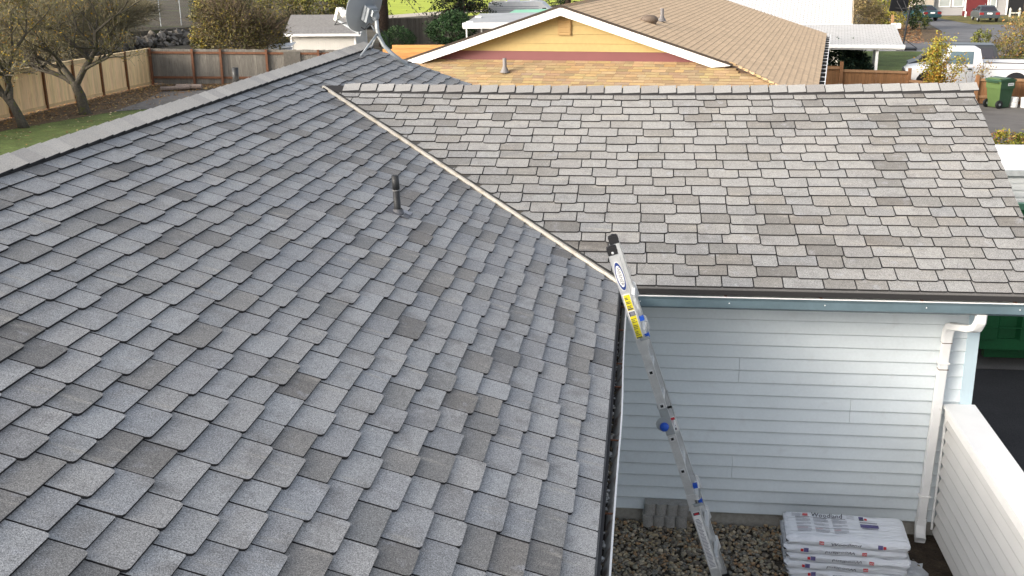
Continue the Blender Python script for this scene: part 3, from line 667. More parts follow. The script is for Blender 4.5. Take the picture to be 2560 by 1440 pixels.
    sg = -1 if flip else 1
    z1 = -th*.5
    vs_, fs_ = text_mesh('Woodland', .062, .18); pr('lettering', ([front(-.02+dx+v.x*sg*.95, z1+v.y*.50*sg) for v in vs_], fs_), M_print)
    x0 = -.02+dx-sg*.20; pr('red_logo', sheet(x0-.02, x0+.02, z1-.014, z1+.014, front, 2), M_red)
    vs_, fs_ = text_mesh('GAF', .02); pr('logo_lettering', ([front(x0+v.x*sg, z1+v.y*sg)+V((s_, -c, 0))*.001 for v in vs_], fs_), M_wtrim)
    x0 = -.02+dx+sg*.29; pr('print_box', sheet(x0-.02, x0+.02, z1-.016, z1+.018, front, 2), M_purp); x1 = x0+sg*.035; pr('print_box', sheet(x1-.012, x1+.012, z1-.012, z1+.012, front, 2), M_red)
bundle(-2.115, 0, 0, 0, 'white wrapped shingle bundle on top of the stack, printed panel up', False, True)
bundle(-2.191, -.02, .0, .012, 'white wrapped shingle bundle directly under the topmost one', True)
bundle(-2.267, .015, -.012, -.018, 'white wrapped shingle bundle third from the top of the stack', True)
bundle(-2.343, -.01, -.005, .015, 'white wrapped shingle bundle third from the gravel', True)
bundle(-2.419, .02, -.015, -.01, 'white wrapped shingle bundle second from the gravel', True)
bundle(-2.495, .05, -.05, -.03, 'white wrapped shingle bundle lowest in the stack on the gravel', True)
b = MB(); r = random.Random(3); n_ = 12; vs = []; fs = []
for i in range(n_+1):
    for j in range(9):
        u, v = i/n_, j/8; vs.append((2.42+.36*u+.02*r.uniform(-1, 1), -.62+.62*v+.02*r.uniform(-1, 1)-.05*u, -2.545+.03*math.sin(u*7+v*5)+.02*r.random()+.05*(1-u)))
for i in range(n_):
    for j in range(8): a = i*9+j; fs.append((a, a+9, a+10, a+1))
b.mesh(vs, fs); o = b.top('plastic_sheet', M_wrap, (2.6, -.35, -2.58), True); tag(o, 'crumpled white plastic sheet lying right of the bundle stack', 'plastic sheet')
# ------------------------------------------------------------------ low siding-clad wall
LWL = thing('low_wall', 'low siding-clad wall with broad white cap beside the downspout', 'low wall', (3.1, -1.5, -2.58))
b = MB(); b.box((3.033, -5, -2.60), (3.22, .50, -1.26)); b.build('core', M_side, LWL)
b = MB(); b.box((2.965, -5, -1.245), (3.245, YW-.014, -1.215)); b.box((2.985, -5, -1.33), (3.0, YW-.02, -1.2465)); b.build('cap', M_wtrim, LWL)
zt = -1.33
while zt > -2.5:
    zl = zt-S_; mb = MB(); mb.prism([(3.034, -5, zt), (3.031, -5, zt), (2.994, -5, zl+.046), (2.994, -5, zl+.036), (3.021, -5, zl), (3.034, -5, zl)], (0, 5.49, 0)); mb.build('siding_board', mk('cream_siding', (.58, .575, .56), .5, n1=[(2, .04)]) if 'cream_siding' not in bpy.data.materials else bpy.data.materials['cream_siding'], LWL); zt = zl

# ------------------------------------------------------------------ dumpster and trailer right of the house
M_dgreen = mk('green_dumpster_paint', (.013, .105, .034), .5, n1=[(2.5, .15), (30, .1)], n2=(9, (.10, .20, .13), .68, .85))
M_dgl = mk('sunlit_scraped_green', (.10, .24, .15), .5, n1=[(20, .2)])  # paler green: sunlight painted into the top rim, scrapes on the side rail
DU = thing('dumpster', 'dark green steel dumpster on the driveway behind the house corner', 'dumpster', (6.4, 6.0, -2.59))
b = MB(); x0, x1, y0, y1, zb_, zt_ = 4.55, 8.2, 5.05, 6.9, -2.30, -.84
b.box((x0, y0+.02, zb_), (x1, y0+.06, zt_)); b.box((x0, y1-.04, zb_), (x1, y1, zt_)); b.box((x0, y0+.06, zb_), (x0+.04, y1-.04, zt_)); b.box((x1-.04, y0+.06, zb_), (x1, y1-.04, zt_)); b.box((x0+.04, y0+.06, zb_), (x1-.04, y1-.04, zb_+.05)); b.build('bin_body', M_dgreen, DU)
b = MB(); b.box((x0-.05, y0-.06, zt_), (x1+.05, y0+.07, zt_+.09)); b.box((x0-.05, y1-.06, zt_), (x1+.05, y1+.05, zt_+.09)); b.box((x0-.05, y0+.07, zt_), (x0+.06, y1-.06, zt_+.09)); b.build('top_rim', M_dgl, DU)
b = MB(); b.box((x0, y0-.02, zb_-.02), (x1, y0+.018, zb_+.13)); b.box((x0+.3, y0+.3, -2.55), (x1-.2, y0+.42, zb_)); b.box((x0+.3, y1-.4, -2.55), (x1-.2, y1-.28, zb_)); b.build('base_rail', M_dgreen, DU)
for i, x in enumerate((4.57, 5.12, 5.7, 6.3, 6.9, 7.5)):
    b = MB(); b.prism([(x, y0+.02, zb_+.13), (x+.045, y0-.05, zb_+.13), (x+.30, y0-.05, zb_+.13), (x+.345, y0+.02, zb_+.13)], (0, 0, zt_-zb_-.13)); b.build('stiffener', M_dgreen, DU)
for z in (-1.33, -1.52, -2.0):
    b = MB(); b.box((x0, y0-.066, z-.008), (x1, y0-.051, z+.006)); b.build('side_rail', M_dgl if z > -1.4 else M_dgreen, DU)
TR = thing('white_trailer', 'white box trailer with ribbed grey side at the right edge of the picture', 'trailer', (7.2, 9.1, -2.63))
b = MB(); b.box((5.45, 8.0, -2.1), (9.2, 10.2, -.53)); TB = b.build('trailer_body', mk('trailer_panel', (.66, .67, .66), .5, n1=[(2, .05)]), TR)
for z in [-2.05+i*.105 for i in range(14)]:
    b = MB(); b.box((5.45, 7.988, z), (9.2, 7.999, z+.06)); b.build('side_rib', bpy.data.materials['trailer_panel'], TB)
b = MB(); b.box((5.40, 7.95, -.528), (9.25, 10.25, -.47)); b.build('roof_panel', M_wtrim, TR)
b = MB(); b.box((5.38, 7.93, -.56), (9.27, 7.949, -.47)); b.build('roof_edge_trim', M_alu, TR)
for x in (6.9, 7.7):
    b = MB(); b.lathe([(0, 0), (.2, .0), (.33, .01), (.34, .1), (.33, .2), (0, .2)], (x, 8.05, -2.29), (0, 1, 0), 20); b.build('wheel', M_black, TR)

# ------------------------------------------------------------------ foliage tools
M_leaf = mk('leaf', None, .7, spec=.2); M_bark = mk('bark', (.085, .074, .058), .95, n1=[(14, .3), (60, .3)], n2=(7, (.085, .09, .022), .58, .7), bump=(30, .8, .03))
M_twig = mk('twig', None, .9); M_dbark = mk('dark_bark', (.075, .052, .04), .95, n1=[(8, .35), (40, .3)], bump=(25, .8, .03))
def jit(c, a=.25, r=rnd):
    k = r.uniform(1-a, 1+a); return (c[0]*k*r.uniform(.92, 1.08), c[1]*k, c[2]*k*r.uniform(.85, 1.1))
def leaf(b, p, s, c, r=rnd, droop=0):
    d = V((r.gauss(0, 1), r.gauss(0, 1), r.gauss(0, .8)-droop)); d.normalize(); e = d.cross(V((r.gauss(0, 1), r.gauss(0, 1), r.gauss(0, 1)))).normalized(); q = s*r.uniform(.6, 1.3)
    b.face([p-d*q*.5, p+e*q*.28, p+d*q*.5, p-e*q*.28], 0, c)
def blob_leaves(b, blobs, n, size, cols, seed, shell=.55, clump=10, csz=.16):
    r = random.Random(seed); tot = sum(x[1][0]*x[1][1]*x[1][2] for x in blobs)
    for c, rad in blobs:
        k = int(n*rad[0]*rad[1]*rad[2]/tot/clump)
        for _ in range(k):
            d = V((r.gauss(0, 1), r.gauss(0, 1), r.gauss(0, 1))).normalized(); q = r.uniform(shell, 1)**.6*r.uniform(.86, 1.12)
            p = V(c)+V((d.x*rad[0], d.y*rad[1], d.z*rad[2]))*q; base = r.choice(cols); sh = r.uniform(.7, 1.25)
            for _ in range(clump):
                pp = p+V((r.gauss(0, 1), r.gauss(0, 1), r.gauss(0, 1)))*csz*min(rad)
                leaf(b, pp, size, jit(tuple(x*sh for x in base), .2, r), r)
def bush(name, label, cat, at, blobs, n, size, cols, seed, stems=5, twigs=0, group=None, tcol=(.12, .09, .06), **k):
    t = thing(name, label, cat, at, group); b = MB(); blob_leaves(b, blobs, n, size, cols, seed, **k); b.build('foliage', M_leaf, t)
    r = random.Random(seed+1); b = MB()
    for i in range(stems):
        c, rad = blobs[i % len(blobs)]; b.tube([V(at)+V((r.uniform(-.1, .1), r.uniform(-.1, .1), -.05)), V(c)*.5+V(at)*.5+V((r.uniform(-.2, .2), r.uniform(-.2, .2), 0)), V(c)+V((r.uniform(-.6, .6)*rad[0], r.uniform(-.6, .6)*rad[1], .5*rad[2]))], [.04, .03, .012], 5)
    b.build('stem', M_bark, t)
    if twigs:
        b = MB()
        for _ in range(twigs):
            c, rad = r.choice(blobs); d = V((r.gauss(0, 1), r.gauss(0, 1), r.gauss(.3, 1))).normalized(); p = V(c)+V((d.x*rad[0], d.y*rad[1], d.z*rad[2]))*r.uniform(.2, .9); q = p+(d+V((r.gauss(0, .5), r.gauss(0, .5), r.gauss(.4, .4))))*r.uniform(.3, .9)*min(rad)*.7
            b.tube([p, (p+q)/2+V((r.gauss(0, .04), r.gauss(0, .04), 0)), q], [.011, .009, .005], 3, 0, jit(tcol, .35, r), cap=False)
        kind(b.build('twigs', M_twig, t), 'stuff')
    return t
def branch(b, tw, p, d, L, rad, depth, r, tips, tcol, spread=.6, up=.05, minr=.012):
    pts = [V(p)]; rads = [rad]; n = 4
    for i in range(n):
        d = (d+V((r.gauss(0, .17), r.gauss(0, .17), r.gauss(up, .12)))).normalized(); pts.append(pts[-1]+d*L/n); rads.append(rad*(1-.42*(i+1)/n))
    if rad > minr: b.tube(pts, rads, 7 if rad > .05 else 5, cap=False)
    else: tw.tube(pts, [max(x, .0055) for x in rads], 3, 0, jit(tcol, .35, r), cap=False)
    if depth == 0: tips += pts[1:]; return
    k = 4
    for i in range(k+(r.random() < .5)):
        at = r.randint(2, n); a = V((r.gauss(0, 1), r.gauss(0, 1), r.gauss(.1, .7))).normalized(); nd = (d+a*spread*1.25).normalized()
        branch(b, tw, pts[at], nd, L*r.uniform(.55, .8), rads[at]*r.uniform(.5, .72), depth-1, r, tips, tcol, spread, up, minr)
def bare_tree(label, at, trunk, limbs, seed, leafn, lcols, depth=4, tcol=(.165, .145, .09), grp=None, lsz=.09, cat='tree'):
    t = thing('bare_tree', label, cat, at, grp); r = random.Random(seed); b = MB(); tw = MB(); tips = []
    b.tube(*trunk, 12)
    tk = b.build('trunk', M_bark, t, True); lb = MB()
    for pts, rads, dd, LL in limbs:
        lb.tube(pts, rads, 9, cap=False)
        P = [V(p) for p in pts]
        for j in range(1, len(P)):
            for _ in range(2 if j < len(P)-1 else 4):
                d = ((P[j]-P[j-1]).normalized()+V((r.gauss(0, .8), r.gauss(0, .8), r.gauss(.25, .5)))).normalized()
                branch(lb, tw, P[j], d, LL*r.uniform(.7, 1.1), rads[j]*.6, dd, r, tips, tcol)
    lb.build('limb', M_bark, t, True); kind(tw.build('twigs', M_twig, t), 'stuff')
    b = MB()
    for _ in range(leafn): leaf(b, r.choice(tips)+V((r.gauss(0, .08), r.gauss(0, .08), r.gauss(0, .08))), lsz, jit(r.choice(lcols), .3, r), r)
    b.build('leaves', M_leaf, t); return t
def conifer(label, at, h, rad, seed, n, z0=.12, cols=((.015, .03, .015), (.022, .04, .018), (.011, .022, .012)), tr=.3):
    t = thing('conifer', label, 'conifer', at, 'dark conifers behind the shed'); at = V(at); r = random.Random(seed)
    b = MB(); b.tube([at-V((0, 0, .2)), at+V((.05, 0, h*.5)), at+V((0, 0, h))], [tr, tr*.6, .03], 10); b.build('trunk', M_dbark, t, True)
    b = MB(); lf = MB()
    for _ in range(n):
        q = r.random()**.8; z = h*(z0+(1-z0)*q); rr = rad*(1-q)*r.uniform(.6, 1.1)+.25; a = r.uniform(0, 6.283); d = V((math.cos(a), math.sin(a), 0))
        p0 = at+V((0, 0, z)); p1 = p0+d*rr*.6-V((0, 0, .05*rr)); p2 = p0+d*rr-V((0, 0, .32*rr)); b.tube([p0, p1, p2], [.035, .022, .008], 4, cap=False)
        for k in range(60):
            f = r.uniform(.15, 1); p = p0.lerp(p1, f/.6) if f < .6 else p1.lerp(p2, (f-.6)/.4)
            p = p+V((r.gauss(0, .16), r.gauss(0, .16), -abs(r.gauss(0, .15)))); c = jit(r.choice(cols), .35, r); leaf(lf, p, .17, c, r, .8)
    b.build('limb', M_dbark, t); lf.build('foliage', M_leaf, t); return t

# ------------------------------------------------------------------ new cedar fence along the left
M_cedar = mk('fresh_cedar', 'obj', .75, n1=[(3, .10), (1.2, .06)], n2=(2.2, (.50, .29, .12), .58, .85), stretch=(6, 6, .7))
M_cedarb = mk('brown_stained_post', (.16, .075, .032), .8, n1=[(12, .2)])
M_oldw = mk('weathered_board', 'obj', .9, n1=[(4, .22), (14, .15)], n2=(2.5, (.12, .11, .09), .55, .8), stretch=(9, 9, .8))
FC = thing('cedar_fence', 'new honey-coloured cedar board fence behind the two bare trees', 'fence', (-23.8, 30, -2.9))
p0, p1 = V((-23.85, 12.0)), V((-23.68, 41.45)); dv = (p1-p0).normalized(); nv_ = V((dv.y, -dv.x)); Lf = (p1-p0).length
bm = MB(); bm.box((0, 0, 0), (.02, .146, 1.52)); BME = bm.data('board', M_cedar)
rz = math.atan2(dv.y, dv.x)-math.pi/2
nb = int(Lf/.15)
for i in range(nb):
    q = p0+dv*(i*.15); o = link('board', BME, FC, (q.x+rnd.uniform(-.003, .003), q.y, gz(q.y)+.05), (0, 0, rz)); k = rnd.uniform(.86, 1.1); o.color = (.88*k, .645*k*rnd.uniform(.96, 1.03), .35*k, 1)
sp = [41.40, 38.85, 36.5, 34.15, 31.85, 29.3, 26.9, 24.4, 22, 19.5, 17, 14.5]
for i, y in enumerate(sp):
    b = MB(); x = p0.x+(y-p0.y)*dv.x/dv.y; b.box((x+.0, y-.055, gz(y)-.1), (x+.10, y+.055, gz(y)+1.76))
    b.build('post', M_cedarb, FC)
    if i < len(sp)-1:
        y2 = sp[i+1]; x2 = p0.x+(y2-p0.y)*dv.x/dv.y
        b = MB(); X = frame((x2, y2+.06, gz(y2)), (1, 0, 0), ((x-x2)/(y-y2), 1, (gz(y)-gz(y2))/(y-y2)), (0, 0, 1)); ll = y-y2-.12
        b.box((-.02, 0, 1.57), (.055, ll, 1.71), X=X); b.box((-.05, 0, 1.71), (.085, ll, 1.745), X=X); rl = b.build('top_rail', M_cedar, FC); rl.color = (.70, .54, .31, 1)
        b = MB(); b.box((.022, 0, .05), (.05, ll, .17), X=X); rl = b.build('bottom_rail', M_cedar, FC); rl.color = (.64, .47, .25, 1)
# old grey fence, stained rails and posts
FG = thing('grey_fence', 'weathered grey board fence with red-brown posts and rails', 'fence', (-19, 42, -3.0))
q0, q1 = V((-23.55, 41.3)), V((-6.0, 44.5)); dv = (q1-q0).normalized(); Lg = 9.4; FD = -.024; rz = math.atan2(dv.y, dv.x)
bm = MB(); bm.box((0, 0, 0), (.136, .02, 1.66)); BMG = bm.data('board', M_oldw)
for i in range(int(Lg/.14)):
    q = q0+dv*(i*.14); o = link('board', BMG, FG, (q.x, q.y+rnd.uniform(-.004, .004), gz(q.y)+.06+FD*i*.14+rnd.uniform(-.015, .015)), (0, 0, rz)); k = rnd.uniform(.75, 1.18); o.color = (.205*k, .19*k, .165*k, 1)
M_stain = mk('red_brown_stain', (.18, .082, .045), .8, n1=[(9, .2)])
gp = [.0, 2.0, 3.35, 5.55, 8.05, 9.4]
for i, s_ in enumerate(gp):
    q = q0+dv*s_; b = MB(); X = frame((q.x, q.y, gz(q.y)+FD*s_), (dv.x, dv.y, FD-.002), (-dv.y, dv.x, 0), (0, 0, 1)); b.box((-.05, -.14, -.1), (.055, -.03, 1.73), X=X); b.build('post', M_stain, FG)
    if i < len(gp)-1:
        ll = gp[i+1]-s_
        for z in (.32, 1.50): b = MB(); b.box((.056, -.06, z), (ll-.051, -.005, z+.10), X=X); b.build('rail', M_stain, FG)
q = q0+dv*6.8; b = MB(); X = frame((q.x, q.y, gz(q.y)+FD*6.8), (dv.x, dv.y, 0), (-dv.y, dv.x, 0), (0, 0, 1)); b.box((-.42, -.10, .3), (.38, -.065, 1.64), X=X); b.build('patch_panel', mk('patch_board', (.13, .12, .105), .9, n1=[(8, .2)]), FG)
for (x, y, a, l, r_, lab) in ((-21.3, 38.7, .3, 1.3, .11, 'weathered log lying leftmost by the grey fence'), (-20.75, 39.0, .05, 1.2, .14, 'thicker pale log lying right of the other log by the grey fence')):
    b = MB(); d = V((math.cos(a), math.sin(a), .02)); p = V((x, y, gz(y)+r_)); b.tube([p-d*l*.5, p, p+d*l*.5], [r_, r_*.95, r_*.8], 10); o = b.top('log', mk('log_wood', (.24, .19, .16), .9, n1=[(14, .35)]) if 'log_wood' not in bpy.data.materials else bpy.data.materials['log_wood'], (x, y, gz(y))); tag(o, lab, 'log', 'logs by the grey fence')

# the two bare trees before the cedar fence
gold = [(.42, .27, .03), (.36, .25, .05), (.30, .17, .05), (.22, .2, .05)]
tb = V((-21.42, 30.43, -2.89))
def T(dx, dz, dy=0): return tb+V((dx, dy, dz))
bare_tree('right-hand bare tree forking above the cedar fence, mossy limbs', tb, ([T(.10, -.1), T(.06, .1), T(0, .7), T(-.12, 1.0), T(-.2, 1.25)], [.30, .22, .19, .18, .16]), [
    ([T(-.15, 1.12), T(-.6, 1.42), T(-1.1, 1.62), T(-1.6, 1.72), T(-2.3, 1.95, .3)], [.12, .10, .085, .07, .05], 3, 1.25),
    ([T(-.18, 1.18), T(-.55, 1.75), T(-.95, 2.15, .2), T(-1.35, 2.5, .3), T(-1.75, 3.0, .3)], [.13, .11, .095, .08, .05], 3, 1.3),
    ([T(-.12, 1.12), T(.18, 1.65, .1), T(.5, 2.1, .2), T(.72, 2.5, .3), T(.85, 3.1, .2), T(1.6, 3.6, .1)], [.13, .115, .10, .08, .06, .04], 3, 1.35),
    ([T(.5, 2.1), T(.2, 2.7, -.4), T(-.3, 3.2, -.5)], [.08, .06, .04], 3, 1.3)], 5, 3200, gold+[(.16, .15, .05), (.13, .12, .045), (.2, .18, .06)], grp='bare trees before the cedar fence')
tb = V((-21.85, 26.81, -2.84))
bare_tree('left-hand bare tree with two trunks at the left picture edge', tb, ([T(.12, -.1), T(.05, .2), T(-.1, .6), T(-.25, .95)], [.22, .17, .15, .13]), [
    ([T(-.12, .62), T(-.45, 1.1), T(-.7, 1.6), T(-1.0, 2.3), T(-1.1, 3.0)], [.12, .10, .09, .07, .05], 3, 1.3),
    ([T(-.25, .95), T(-.3, 1.4, .2), T(-.45, 1.8, .3), T(-.1, 2.6, .4), T(.4, 3.2, .5)], [.11, .10, .08, .06, .04], 3, 1.3),
    ([T(-.45, 1.1), T(-1.0, 1.5, -.2), T(-1.7, 2.0, -.3), T(-2.4, 2.5, -.2)], [.09, .08, .06, .04], 3, 1.2)], 9, 3200, gold+[(.16, .15, .05), (.13, .12, .045), (.2, .18, .06)], grp='bare trees before the cedar fence')

# ------------------------------------------------------------------ bank with rock wall and chain link fence
M_bank = mk('brown_bank', (.075, .062, .043), .95, n1=[(.5, .25), (3, .3), (20, .3)], n2=(.8, (.075, .08, .03), .52, .7), bump=(6, .8, .1))
b = MB(); bk = [(-70, 38), (-37.5, 58.0), (-36.0, 66.0), (-34.2, 73.0), (-33.0, 84), (-30, 112)]
for (xa, ya), (xb, yb) in zip(bk, bk[1:]):
    za, zb2 = gz(ya), gz(yb)
    b.face([(xa, ya, za-.05), (xb, yb, zb2-.05), (xb-1.0, yb+.4, zb2+1.15), (xa-1.0, ya+.4, za+1.15)])
    b.face([(xa-1.0, ya+.4, za+1.15), (xb-1.0, yb+.4, zb2+1.15), (xb-14, yb+16, zb2+2.0), (xa-14, ya+16, za+2.0)]); b.face([(xa-14, ya+16, za+2.0), (xb-14, yb+16, zb2+2.0), (xb-80, yb+90, zb2+2.0), (xa-80, ya+90, za+2.0)])
kind(b.build('hillside', M_bank))
M_rock = mk('wall_rock', 'obj', .9, n1=[(4, .25), (20, .25)], bump=(8, .8, .06))
RW = thing('rock_wall', 'dry-stacked wall of grey rocks under the chain link fence', 'rock wall', (-36, 66, -3.3))
rm = []
for k in range(6):
    b = MB(); b.ball((0, 0, 0), (.36, .28, .26), nu=6, nv=4, jit=.42); rm.append(b.data('rock', M_rock))
for (xa, ya), (xb, yb) in zip(bk[1:4], bk[2:5]):
    L_ = math.hypot(xb-xa, yb-ya); n_ = int(L_/.40)
    for row in range(3):
        for i in range(n_):
            f = (i+.5*(row % 2)+rnd.uniform(-.2, .2))/n_; y = ya+(yb-ya)*f; x = xa+(xb-xa)*f-.30*row+.12
            o = link('rock', rnd.choice(rm), RW, (x, y+.1*row, gz(y)+.15+.31*row+rnd.uniform(-.14, .14)), (rnd.uniform(-.9, .9), rnd.uniform(-.9, .9), rnd.uniform(0, 6)))
            s_ = rnd.uniform(.4, 1.2); o.scale = (s_, s_, s_*rnd.uniform(.8, 1.2)); k = rnd.uniform(.45, 1.6); o.color = (.20*k, .18*k, .155*k, 1)
CL = thing('chain_link_fence', 'grey chain link fence on top of the bank above the rock wall', 'fence', (-36.5, 72, -2.1))
cl = [(-44, 56), (-40.6, 63), (-37.3, 69.8), (-36.3, 72), (-35.5, 74), (-34.6, 79), (-33.5, 86)]
for x, y in cl:
    b = MB(); z = gz(y)+1.25; b.tube([(x-.9, y+.6, z-.2), (x-.9, y+.6, z+2.0)], .035, 8); b.build('post', M_galv, CL)
b = MB(); b.tube([(x-.9, y+.6, gz(y)+3.22) for x, y in cl], .02, 6); b.build('top_rail', M_galv, CL)
b = MB()
for (xa, ya), (xb, yb) in zip(cl, cl[1:]):
    L_ = math.hypot(xb-xa, yb-ya); n_ = int(L_/.3)
    for i in range(-7, n_):
        for s_ in (0, 1):
            f0, f1 = i/n_, (i+7)/n_
            a0, a1 = max(0, f0), min(1, f1); h0 = (a0-f0)/(f1-f0); h1 = (a1-f0)/(f1-f0)
            if s_: h0, h1 = 1-h0, 1-h1
            P0 = V((xa+(xb-xa)*a0-.9, ya+(yb-ya)*a0+.6, gz(ya)+1.2+1.98*h0)); P1 = V((xa+(xb-xa)*a1-.9, ya+(yb-ya)*a1+.6, gz(yb)+1.2+1.98*h1)); b.tube([P0, P1], .003, 3, cap=False)
kind(b.build('wire_mesh', mk('dull_wire', (.12, .12, .115), .7), CL), 'stuff')

ol = [(.11, .10, .035), (.15, .13, .045), (.085, .085, .03), (.20, .15, .03), (.10, .08, .045)]
gl = [(.30, .22, .03), (.22, .19, .04), (.13, .13, .04)]
bush('brown_shrub', 'broad olive-brown shrub mass behind the middle of the grey fence', 'shrub', (-22.4, 50, -3.12), [((-22.4, 50, -1.2), (1.9, 1.6, 1.8)), ((-23.3, 50.5, -.4), (1.5, 1.5, 1.3)), ((-21.1, 50.3, -1.4), (1.3, 1.3, 1.5))], 9000, .13, ol, 21, 8, 2600, csz=.2)
bush('golden_shrub', 'gold and olive leaved shrub right of the chain link posts', 'shrub', (-24.9, 51.5, -3.14), [((-24.9, 51.5, -1.0), (.75, .9, 1.6)), ((-25.2, 51.5, -1.7), (.6, .7, .7)), ((-24.2, 52, .4), (1.4, 1.2, .9))], 5000, .14, gl+ol[:2], 22, 6, 500, csz=.2)
bush('yellowing_tree', 'yellowing green tree behind the white shed roof', 'tree', (-23, 66, -3.3), [((-22.6, 66, -.3), (2.4, 1.8, 1.5)), ((-25.2, 66, -.6), (2.0, 1.8, 1.9)), ((-20.6, 66.5, .1), (1.6, 1.5, 1.3))], 9000, .17, [(.13, .13, .03), (.2, .18, .04), (.09, .10, .03), (.26, .22, .05)], 23, 7, 500, csz=.2)
bush('dark_thicket', 'dark shaded thicket left of the white shed wall', 'shrub', (-24.4, 61.5, -3.25), [((-24.6, 61, -2.2), (1.6, 1.3, 1.2)), ((-23.2, 62.8, -1.6), (1.1, 1.0, 1.2))], 5000, .15, [(.03, .035, .018), (.045, .05, .02), (.06, .055, .025)], 24, 5, 600)
bush('low_groundcover', 'grey-green low growth just beyond the left end of the grey fence', 'shrub', (-23.4, 47, -3.1), [((-23.6, 47, -2.6), (1.5, .9, .55)), ((-21.6, 47.4, -2.6), (1.5, .9, .5))], 2500, .10, [(.09, .105, .05), (.12, .13, .07)], 25, 4)
# twiggy mass on the bank
bush('twiggy_thicket', 'brown twiggy thicket on the bank behind the cedar fence', 'shrub', (-36.5, 58, -2.4), [((-37.5, 59, -.7), (3.4, 2.6, 2.2)), ((-35.5, 53.5, -1.0), (2.6, 2.4, 1.9)), ((-41, 56, -.4), (3.0, 2.8, 2.6))], 3500, .13, [(.16, .12, .06), (.12, .10, .05), (.30, .2, .04)], 26, 9, 9000, tcol=(.155, .138, .085), csz=.25)
bush('leafy_bank_tree', 'golden-leaved small tree above the far left end of the cedar fence', 'tree', (-30.5, 38, -2.9), [((-31, 38.6, -.3), (2.2, 1.9, 1.7)), ((-32.6, 40, .6), (2.2, 2, 1.6))], 3000, .12, gl+[(.12, .11, .04)], 27, 7, 4500, tcol=(.155, .138, .085), csz=.25)
kind_b = bush('green_hedge', 'dark green hedge high on the bank by the chain link fence', 'hedge', (-36, 84, -1.8), [((-37.5, 84, -.3), (2.6, 1.6, 1.5)), ((-34, 86, -.4), (2.4, 1.5, 1.4))], 3500, .17, [(.04, .06, .025), (.06, .075, .03)], 28, 4)

# ------------------------------------------------------------------ white shed
M_shedw = mk('cream_shed_panel', (.60, .58, .54), .7, n1=[(1.5, .06)]); M_groof = mk('grey_shed_shingle', 'obj', .95, n1=[(8, .15), (40, .2)])
SHD = thing('garden_shed', 'white garden shed with grey shingle roof beyond the grey fence', 'shed', (-19.2, 59.5, -3.23))
za, zt_ = -3.25, -1.72
b = MB(); b.box((-22.15, 58.4, za), (-17.95, 61.2, zt_)); b.prism([(-17.95, 58.4, zt_), (-17.95, 59.8, -.82), (-17.95, 61.2, zt_)], (-.05, 0, 0))
sw = b.build('shed_wall', M_shedw, SHD)
for i in range(28):
    b = MB(); x = -22.15+i*.15; b.box((x, 58.385, za), (x+.132, 58.399, zt_-.02)); b.build('panel_board', M_shedw, sw)
for i in range(18):
    b = MB(); y = 58.42+i*.155; b.box((-17.949, y, za), (-17.935, y+.138, zt_)); b.build('panel_board', M_shedw, sw)
for x in (-22.19, -18.04): b = MB(); b.box((x, 58.36, za), (x+.13, 58.384, zt_-.05)); b.build('corner_trim', M_wtrim, SHD)
b = MB(); b.box((-17.934, 61.05, za), (-17.91, 61.2, zt_)); b.build('corner_trim', M_wtrim, SHD)
b = MB(); sl = (.90)/1.4
b.face([(-22.5, 58.05, zt_-.05), (-17.55, 58.05, zt_-.05), (-17.55, 59.8, -.70), (-22.5, 59.8, -.70)]); b.face([(-22.5, 61.55, zt_-.05), (-22.5, 59.8, -.70), (-17.55, 59.8, -.70), (-17.55, 61.55, zt_-.05)]); rfo = b.build('shed_roof', M_groof, SHD); rfo.color = (.18, .175, .17, 1)
b = MB()
ny_ = 13
for i in range(ny_):
    f0, f1 = i/ny_, (i+1)/ny_; x = -22.5-rnd.uniform(0, .3)
    while x < -17.55:
        xe = min(x+.3, -17.55); xs0 = max(x, -22.5); y0_, y1_ = 58.03+1.77*f0, 58.03+1.77*f1; z0_, z1_ = zt_-.055+1.02*f0+.02, zt_-.055+1.02*f1+.008
        if xe > xs0: b.face([(xs0, y0_, z0_), (xe-.01, y0_, z0_), (xe-.01, y1_, z1_), (xs0, y1_, z1_)], 0, None); b.face([(xs0, y0_, z0_-.02), (xe-.01, y0_, z0_-.02), (xe-.01, y0_, z0_), (xs0, y0_, z0_)], 0, None)
        x += .3
so_ = b.build('shingle_rows', M_groof, rfo); so_['kind'] = 'stuff'; so_.color = (.20, .195, .192, 1)
b = MB(); b.box((-22.5, 58.0, zt_-.21), (-17.55, 58.03, zt_-.06)); b.build('eave_trim', M_wtrim, SHD)
b = MB()
b.prism([(-17.54, 58.0, zt_-.22), (-17.54, 59.8, -.87), (-17.54, 61.6, zt_-.22), (-17.54, 61.6, zt_-.05), (-17.54, 59.8, -.69), (-17.54, 58.0, zt_-.05)], (.03, 0, 0)); b.build('rake_trim', M_wtrim, SHD)
b = MB(); X = frame((-20.3, 50.6, -1.93), (.97, .22, .03), (-.2, .95, .10), (0, 0, 1)); b.prism([X((-.85, -.5, -.16)), X((.75, -.5, .0)), X((.9, .6, .02)), X((-.7, .7, -.08))], (0, 0, .05)); b.box((-.7, -.4, -1.1), (.7, .5, -.17), X=X)
tag(b.top('covered_trailer', M_white, (-20.2, 50.6, -3.12)), 'low white covered trailer top showing over the grey fence by the shed', 'trailer cover')

